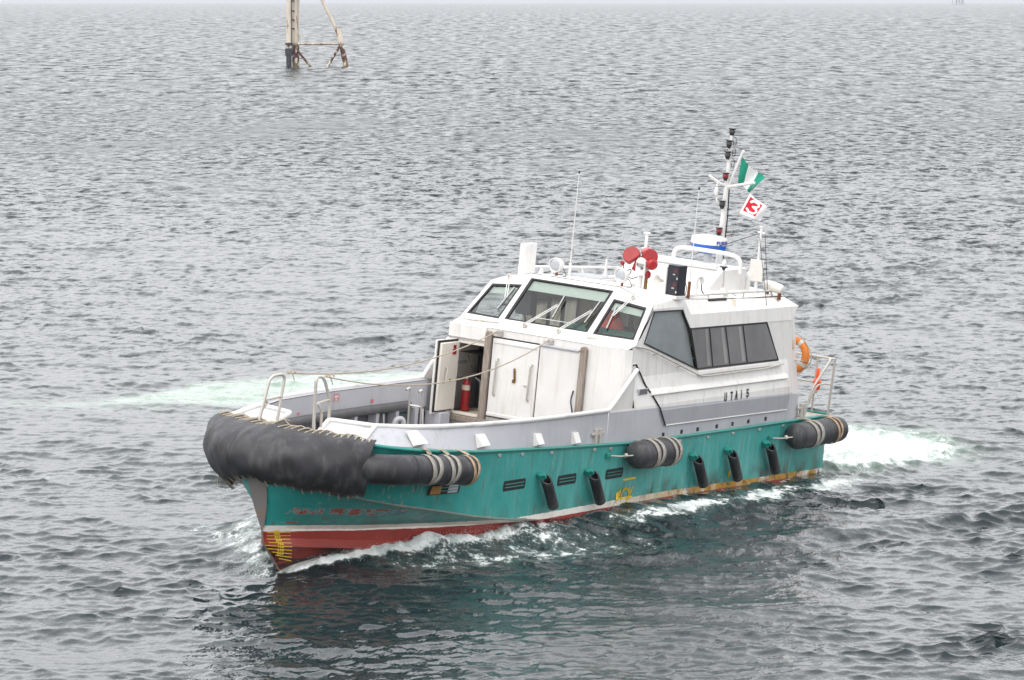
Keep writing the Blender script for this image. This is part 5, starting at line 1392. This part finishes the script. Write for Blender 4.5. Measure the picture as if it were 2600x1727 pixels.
# patches of livelier and calmer water
def lownoise(sc, seed):
    r_ = np.random.default_rng(seed); z = np.zeros_like(X0)
    for _ in range(9):
        a = r_.uniform(0, 2 * math.pi); k = sc * r_.uniform(.5, 1.6)
        z += np.sin((X0 * math.cos(a) + Y0 * math.sin(a)) * k + r_.uniform(0, 6.28))
    return z / 3.0
gust = np.exp(.30 * lownoise(.10, 4) + .34 * lownoise(.5, 8) + .36 * lownoise(1.7, 15))
gust = np.clip(gust, .3, 2.5).astype(np.float32)
# smoother water in the lee of the hull and on the old wake
lee = np.exp(-(np.maximum(0, LY - 3.2) / 6.) ** 2) * sstep(-11, -6, LX) * sstep(15, 8, LX) * (LY > 0)
slick = sstep(15, 9, np.hypot((X0 + 11) / 1.0, (Y0 - 104) / 1.1))
calm = 1 + .22 * lee - .35 * slick
Z = np.zeros_like(X0); DX = np.zeros_like(X0); DY = np.zeros_like(X0)
lam = np.concatenate([np.exp(rg.uniform(math.log(.30), math.log(3.2), 210)), np.exp(rg.uniform(math.log(3.2), math.log(16), 45))])
for L_ in lam:
    th = WIND + rg.normal(0, R(44) if L_ < .9 else R(30))
    k = 2 * math.pi / L_; kx, ky = k * math.cos(th), k * math.sin(th)
    sl = .0172 if L_ < .9 else .0098 if L_ < 3.2 else .0080 * (3.2 / L_) ** .3
    a = sl / k
    ly = L_ / max(abs(math.sin(th)), .05); lx_ = L_ / max(abs(math.cos(th)), .05)
    w = sstep(1.7, 3.4, ly / dy) * sstep(2.2, 4.0, lx_ / dx)
    nz = np.nonzero(w > 1e-3)[0]
    if len(nz) == 0: continue
    i0, i1 = nz[0], nz[-1] + 1
    ph = (kx * X0[i0:i1] + ky * Y0[i0:i1] + rg.uniform(0, 6.283)).astype(np.float32)
    amp = (a * w[i0:i1, None]).astype(np.float32) * (gust[i0:i1] * calm[i0:i1] if L_ < 1.2 else (.5 + .5 * gust[i0:i1]) * calm[i0:i1] if L_ < 6 else 1)
    s_, c_ = np.sin(ph), np.cos(ph)
    Z[i0:i1] += amp * c_
    q = 1.7
    DX[i0:i1] -= q * amp * math.cos(th) * s_; DY[i0:i1] -= q * amp * math.sin(th) * s_
# the boat's own waves
hw = hull_half(LX); dport = LY - hw
inside = (np.abs(LY) < hw) & (LX > -8.05) & (LX < 11.3)
hb = np.interp(LX, [-14, -8, -6, -3, 0, 2, 4, 6, 8, 10, 10.7, 11.2, 11.8], [0, .08, .18, .30, .38, .43, .48, .52, .48, .36, .22, .05, 0])
lump = 1 + .10 * np.sin(LX * 5.1 + LY * 2) * np.sin(LX * 2.3 + 1)
pw = np.where(LY > 0, 1., 0.)
spread = .55 + .10 * np.clip(11 - LX, 0, 10)
Z += pw * hb * np.where(dport > 0, np.exp(-(np.maximum(dport, 0) / spread) ** 2), 1) * np.where(LX > 2, lump, 1)
Z += pw * .09 * np.exp(-((dport - (.9 + (9 - LX) * .42)) / .7) ** 2) * sstep(10.5, 7, LX) * sstep(-10, -1, LX)
Z -= pw * .06 * np.exp(-((dport - (2.2 + (9 - LX) * .42)) / .8) ** 2) * sstep(10, 6, LX) * sstep(-10, -1, LX)
ds = -LY - hw
Z += (1 - pw) * .35 * np.exp(-(np.maximum(ds - np.clip(11 - LX, 0, 9) * .3, 0) / .8) ** 2) * sstep(11.8, 10, LX) * sstep(0, 6, LX)
mound = .42 * np.exp(-((LX + 12.2) / 2.6) ** 2 - ((LY + .2) / 2.4) ** 2) + .30 * np.exp(-((LX + 9.3) / 2.0) ** 2 - (LY / 2.2) ** 2)
Z += mound + .16 * np.exp(-((LX + 16.2) / 1.3) ** 2 - ((LY) / 4.) ** 2)
chop = sstep(-16.9, -13.5, LX) * sstep(-7.9, -8.6, LX) * sstep(3.9, 2.2, np.abs(LY - .3))
i_n = np.nonzero(d_rows < 135)[0]; i_n = slice(i_n[0], i_n[-1] + 1)
bowz = np.where(LY > 0, 1, .6) * sstep(12, 11, LX) * sstep(1, 6, LX) * np.exp(-(np.maximum(np.where(LY > 0, dport, -LY - hw - 1.5), 0) / .9) ** 2)
tur = np.zeros_like(X0[i_n])
for _ in range(46):
    L_ = math.exp(rg.uniform(math.log(.32), math.log(1.2))); a = rg.uniform(0, 6.283); k = 6.283 / L_
    tur += (.034 * L_ ** .75) * np.sin(k * (math.cos(a) * X0[i_n] + math.sin(a) * Y0[i_n]) + rg.uniform(0, 6.283))
tur = tur + .6 * np.abs(tur)
Z[i_n] += tur * (chop * .42 + bowz * .22)[i_n]
Z += .12 * np.exp(-((Y0 - 104.2 - .1 * X0 * 0) / 1.0) ** 2 - ((X0 + 9.5) / 2.0) ** 2)
DX[inside] *= .2; DY[inside] *= .2
Z = np.where(inside, np.minimum(Z, hb * .9), Z)
# foam and aerated water
foam = np.zeros_like(X0); aer = np.zeros_like(X0)
wfo = .36 + .075 * np.clip(11.2 - LX, 0, 7)
f1 = sstep(11.7, 11.0, LX) * sstep(3.2, 6.2, LX) * np.exp(-(np.maximum(dport, 0) / wfo) ** 4) * pw
foam = np.maximum(foam, f1 * (.62 + .28 * sstep(5.5, 9.5, LX)))
f1b = sstep(11, 9.5, LX) * sstep(1.5, 5, LX) * sstep(2.9, 1.0, dport - .12 * (10 - LX)) * pw * (dport > -.3)
foam = np.maximum(foam, .455 * f1b)
f2 = sstep(4.5, 2.0, LX) * sstep(-9.5, -7.5, LX) * np.exp(-((dport - .80 - .03 * (2 - LX)) / .55) ** 2) * pw
foam = np.maximum(foam, f2 * (.64 + .09 * np.sin(LX * 1.9 + 1) + .05 * np.sin(LX * 5.3)))
f2b = sstep(5.5, 3.5, LX) * sstep(-8.5, -6, LX) * np.exp(-(np.maximum(dport, 0) / .22) ** 2) * pw
foam = np.maximum(foam, .52 * f2b)
yc = -.25 - np.clip(11.3 - LX, 0, 20) * .62
f3 = sstep(12.0, 11.2, LX) * sstep(3.5, 7.5, LX) * np.exp(-((LY + .3 + np.clip(11.3 - LX, 0, 9) * .80) / (.55 + .34 * np.clip(11.3 - LX, 0, 9))) ** 2) * (LY < .1)
foam = np.maximum(foam, .55 * f3)
f3b = np.exp(-((LX - 11.4) / .45) ** 2 - ((LY + .25) / .5) ** 2); foam = np.maximum(foam, .58 * f3b)
edge_p = np.interp(LX, [-17, -15.5, -14, -12, -10, -8], [1.2, 2.6, 3.5, 3.7, 3.3, 2.6])
f4 = sstep(-16.9, -15.2, LX) * sstep(-7.6, -8.1, LX) * sstep(edge_p + .35, edge_p - .7, LY) * sstep(-3.6, -2.4, LY)
core4 = sstep(-15.5, -13.6, LX) * sstep(edge_p - .3, edge_p - 1.5, LY)
foam = np.maximum(foam, f4 * (.58 + .30 * core4)); aer = np.maximum(aer, .65 * f4)
aer = np.maximum(aer, .35 * sstep(-19.5, -16, LX) * sstep(-7.6, -8.1, LX) * sstep(edge_p + 1.2, edge_p - .4, LY) * sstep(-4.6, -3, LY))
lo_ = 103.0 - .05 * (X0 + 6) ** 2 * .2; hi_ = np.interp(X0, [-14, -12, -10.5, -9, -6, 0, 6], [103.2, 104.6, 107, 110.5, 112.5, 113, 110])
f5 = sstep(-13.8, -10.2, X0) * sstep(7, 2, X0) * sstep(lo_ - .5, lo_ + 1.4, Y0) * sstep(hi_ + 1.2, hi_ - 1.4, Y0)
aer = np.maximum(aer, .8 * f5); foam = np.maximum(foam, f5 * (.27 + .13 * sstep(-8.5, -5.5, X0)))
aer = np.maximum(aer, .5 * np.exp(-((X0 + 11.5) / 3.2) ** 2 - ((Y0 - 103.6) / 1.3) ** 2))
f6 = .34 * np.exp(-((X0 + 9.0) / 2.2) ** 2 - ((Y0 - 82.2) / .8) ** 2); foam = np.maximum(foam, f6)
# small breaking crests
f7 = .40 * np.exp(-((X0 + 11.1) / .35) ** 2 - ((Y0 - 88.2) / .5) ** 2); foam = np.maximum(foam, f7)
lodA = np.broadcast_to(sstep(420, 90, d_rows)[:, None], X0.shape)
lodB = np.broadcast_to((sstep(90, 230, d_rows) * sstep(1100, 420, d_rows))[:, None], X0.shape)
lodC = np.broadcast_to((sstep(260, 620, d_rows) * sstep(3200, 1200, d_rows))[:, None], X0.shape)
lodD = np.broadcast_to(sstep(700, 1900, d_rows)[:, None], X0.shape)
lodM = np.broadcast_to((sstep(58, 120, d_rows) * sstep(420, 190, d_rows))[:, None], X0.shape)
far_ = np.broadcast_to(sstep(55, 330, d_rows)[:, None], X0.shape)
co = np.stack([X0 + DX, Y0 + DY, Z], -1).reshape(-1, 3).astype(np.float32)
me = bpy.data.meshes.new('sea')
me.vertices.add(len(co)); me.vertices.foreach_set('co', co.ravel())
I = np.arange(ND * NC, dtype=np.int32).reshape(ND, NC)
qd = np.stack([I[:-1, :-1], I[:-1, 1:], I[1:, 1:], I[1:, :-1]], -1).reshape(-1, 4)
me.loops.add(qd.size); me.loops.foreach_set('vertex_index', qd.ravel())
me.polygons.add(len(qd)); me.polygons.foreach_set('loop_start', np.arange(0, qd.size, 4, dtype=np.int32))
me.polygons.foreach_set('use_smooth', np.ones(len(qd), bool))
for nme, arr in (('foam', foam), ('aer', aer), ('lodA', lodA), ('lodB', lodB), ('lodC', lodC), ('lodD', lodD), ('lodM', lodM), ('far', far_), ('calm', calm)):
    at = me.attributes.new(nme, 'FLOAT', 'POINT'); at.data.foreach_set('value', np.ascontiguousarray(arr, dtype=np.float32).ravel())
me.update()
sea = bpy.data.objects.new('sea', me); COL.objects.link(sea)
tag(sea, 'grey choppy sea with dark ripples and white foam', None, kind='structure')

t = NT('sea_water')
attr = lambda n_: (lambda x: (setattr(x, 'attribute_name', n_), x.outputs['Fac'])[1])(t.node('ShaderNodeAttribute'))
P = t.coord('Object')
def rotated(src, ang, stretch):
    x = t.node('ShaderNodeMapping'); t.l.new(src, x.inputs[0]); x.inputs['Rotation'].default_value = (0, 0, -ang); x.inputs['Scale'].default_value = stretch
    return x.outputs[0]
def offset(v):
    x = t.node('ShaderNodeVectorMath', operation='ADD'); t.l.new(P, x.inputs[0]); x.inputs[1].default_value = v
    return x.outputs[0]
def slope(scale, stretch, amp, e_, detail, ang, wt, seed):
    """slope of a rippled height field, by finite differences in world space"""
    hs = []
    for v in ((0, 0, seed), (e_, 0, seed), (0, e_, seed)):
        x = t.node('ShaderNodeTexNoise'); t.l.new(rotated(offset(v), ang, stretch), x.inputs['Vector'])
        x.inputs['Scale'].default_value = scale; x.inputs['Detail'].default_value = detail; x.inputs['Roughness'].default_value = .55
        hs.append(x.outputs[0])
    k = t.math('MULTIPLY', wt, amp / e_)
    return t.math('MULTIPLY', t.math('SUBTRACT', hs[1], hs[0]), k), t.math('MULTIPLY', t.math('SUBTRACT', hs[2], hs[0]), k)
cm = attr('calm')
sa = slope(4.6, (1, .5, 1), RIP_A, .022, 4, WIND, t.math('MULTIPLY', attr('lodA'), cm), 0)
def facets(scale, depth, amp, wt, seed):
    """far chop whose faces are too small for the mesh: slope given directly, steep faces short, backs long"""
    a = t.noise(scale, 3, (1, depth, 1), .62, loc=(seed, 0, 0))
    k = t.math('SUBTRACT', a, .5)
    k = t.math('ADD', k, t.math('MULTIPLY', t.math('MAXIMUM', t.math('SUBTRACT', a, .57), 0.), 3.4))
    return t.math('MULTIPLY', k, t.math('MULTIPLY', wt, amp))
gm = facets(2.2, .75, RIP_M, t.math('MULTIPLY', attr('lodM'), cm), 7.)
gb = facets(1.0, .60, RIP_B, attr('lodB'), 5.)
gc = facets(.38, .24, RIP_C, attr('lodC'), 9.)
gd = facets(.17, .11, RIP_D, attr('lodD'), 2.)
gust2 = t.rng(t.noise(.014, 4, (1, .22, 1), loc=(4, 8, 0)), .32, .68, .35, 1.6)
gust2 = t.math('MULTIPLY', gust2, t.rng(t.noise(.075, 3, (1, .32, 1), loc=(14, 3, 0)), .36, .66, .45, 1.55))
gx = t.math('ADD', sa[0], t.math('MULTIPLY', t.math('ADD', gb, gm), .25)); gy = t.math('ADD', sa[1], t.math('MULTIPLY', t.math('ADD', t.math('ADD', t.math('ADD', gb, gm), gc), gd), gust2))
gy = t.math('ADD', gy, t.math('MULTIPLY', attr('far'), FAR_TILT))
geo = t.node('ShaderNodeNewGeometry')
cb = t.node('ShaderNodeCombineXYZ'); t.l.new(gx, cb.inputs[0]); t.l.new(gy, cb.inputs[1])
sub = t.node('ShaderNodeVectorMath', operation='SUBTRACT'); t.l.new(geo.outputs['Normal'], sub.inputs[0]); t.l.new(cb.outputs[0], sub.inputs[1])
nor = t.node('ShaderNodeVectorMath', operation='NORMALIZE'); t.l.new(sub.outputs[0], nor.inputs[0])
fo, ae = attr('foam'), attr('aer')
n1 = t.noise(2.3, 6, (1, .8, 1), .62); n2 = t.noise(7.5, 4, (1, .7, 1), .6, loc=(4, 4, 0)); n3 = t.noise(.7, 4, loc=(7, 1, 0))
n4 = t.noise(19, 3, (1, .8, 1), .6, loc=(1, 9, 0))
nn = t.math('ADD', t.math('ADD', t.math('MULTIPLY', n1, .48), t.math('MULTIPLY', n2, .34)), t.math('MULTIPLY', n4, .18))
cov = t.math('ADD', fo, t.math('MULTIPLY', t.math('SUBTRACT', nn, .5), t.rng(fo, 0., .95, 2.8, 1.3)))
cov = t.math('MULTIPLY', t.rng(cov, .47, .70, smooth=True), t.rng(fo, .02, .12))
cov2 = t.math('MULTIPLY', t.rng(t.math('ADD', fo, t.math('MULTIPLY', t.math('SUBTRACT', nn, .5), 1.6)), .25, .75), t.rng(fo, .02, .2))
deep = t.mix(t.rng(n3, .35, .65), (.011, .018, .020), (.015, .024, .026))
aerc = t.mix(t.rng(nn, .35, .65), (.22, .335, .255), (.44, .55, .46))
aefac = t.math('MULTIPLY', ae, t.rng(t.math('ADD', t.noise(.9, 5, (1, .6, 1), loc=(2, 9, 0)), t.math('MULTIPLY', ae, .35)), .40, .72))
c = t.mix(t.math('MULTIPLY', aefac, .9), deep, aerc)
c = t.mix(t.math('MULTIPLY', cov2, .22), c, (.5, .62, .58))
c = t.mix(cov, c, t.mix(t.rng(t.noise(3.4, 5, (1, .6, 1), .62, loc=(6, 2, 0)), .38, .60), (.43, .50, .47), (.86, .875, .87)))
rough = t.math('ADD', t.math('ADD', .05, t.math('MULTIPLY', attr('far'), .10)), t.math('MULTIPLY', cov, .7), True)
t.set(col=c, rough=rough, ior=1.333)
t.l.new(nor.outputs[0], t.bsdf.inputs['Normal'])
t.put(t.bsdf.inputs['Specular IOR Level'], t.rng(cov, 0., 1., .5, .1))
me.materials.append(t.m)

# spray thrown off the bow wave
m = MB()
rs = np.random.default_rng(21)
def drop(p, r):
    a = rs.uniform(0, 6.28); q = Matrix.Rotation(a, 3, 'Z')
    vs = [Vector(p) + q @ Vector(v) * r for v in ((1, 0, 0), (0, 1, 0), (-1, 0, 0), (0, -1, 0), (0, 0, 1.1), (0, 0, -1.1))]
    m.add(vs, [[0, 1, 4], [1, 2, 4], [2, 3, 4], [3, 0, 4], [1, 0, 5], [2, 1, 5], [3, 2, 5], [0, 3, 5]])
def water_z(lx, ly):
    return float(np.interp(lx, [0, 2, 4, 6, 8, 10, 10.7, 11.2], [.30, .40, .48, .52, .48, .36, .22, .05]))
for _ in range(2600):
    lx = 11.1 - abs(rs.normal(0, 2.4)); 
    if lx < 1.5: continue
    hh = float(hull_half(lx)); dd = abs(rs.normal(0, .16 + .05 * (11 - lx)))
    w0 = BOAT @ Vector((lx, hh + .03 + dd, 0))
    h = water_z(lx, 0) * math.exp(-(dd / (.55 + .1 * (11 - lx))) ** 2)
    z = h + abs(rs.normal(0, .06)) * math.exp(-dd * 1.2) + rs.uniform(-.03, .03)
    drop((w0.x, w0.y, z), rs.uniform(.003, .008))
for _ in range(700):
    lx = 11.6 - abs(rs.normal(0, 1.2)); ly = -abs(rs.normal(0, .5)) - (11.6 - lx) * .4
    w0 = BOAT @ Vector((lx, ly, 0)); drop((w0.x, w0.y, .02 + abs(rs.normal(0, .06))), rs.uniform(.003, .008))
for _ in range(1500):
    lx = rs.uniform(-15.5, -8.3); ly = rs.uniform(-2.5, 3.2)
    w0 = BOAT @ Vector((lx, ly, 0)); zz = .42 * math.exp(-((lx + 12.2) / 2.6) ** 2 - ((ly + .2) / 2.4) ** 2) + .3 * math.exp(-((lx + 9.3) / 2) ** 2 - (ly / 2.2) ** 2)
    drop((w0.x, w0.y, zz + abs(rs.normal(0, .06))), rs.uniform(.004, .014))
for _ in range(260):
    lx = rs.normal(1.75, .35); w0 = BOAT @ Vector((lx, float(hull_half(lx)) + .06 + abs(rs.normal(0, .05)), 0))
    drop((w0.x, w0.y, .38 + abs(rs.normal(0, .16))), rs.uniform(.004, .015))
sp = m.build('spray', plain('white_water', (.88, .89, .89), .6, var=.02), None)
tag(sp, 'white spray thrown up along the bow and stern', 'spray', kind='stuff')

# ------------------------------------------------------------------ sea haze
if HAZE > 0:
    m = MB(); m.box2((-30000, -300, -2.5), (30000, 62000, 33 if False else 60))
    hz = m.build('haze', bpy.data.materials.new('haze_air'), None, smooth=0)
    tag(hz, 'pale sea haze', 'haze', kind='stuff')
    hm_ = hz.data.materials[0]; hm_.use_nodes = True
    nd = hm_.node_tree.nodes; nd.clear()
    o_ = nd.new('ShaderNodeOutputMaterial'); pv = nd.new('ShaderNodeVolumePrincipled')
    pv.inputs['Density'].default_value = HAZE; pv.inputs['Color'].default_value = (.90, .92, .97, 1); pv.inputs['Anisotropy'].default_value = 0.2
    hm_.node_tree.links.new(pv.outputs[0], o_.inputs['Volume'])
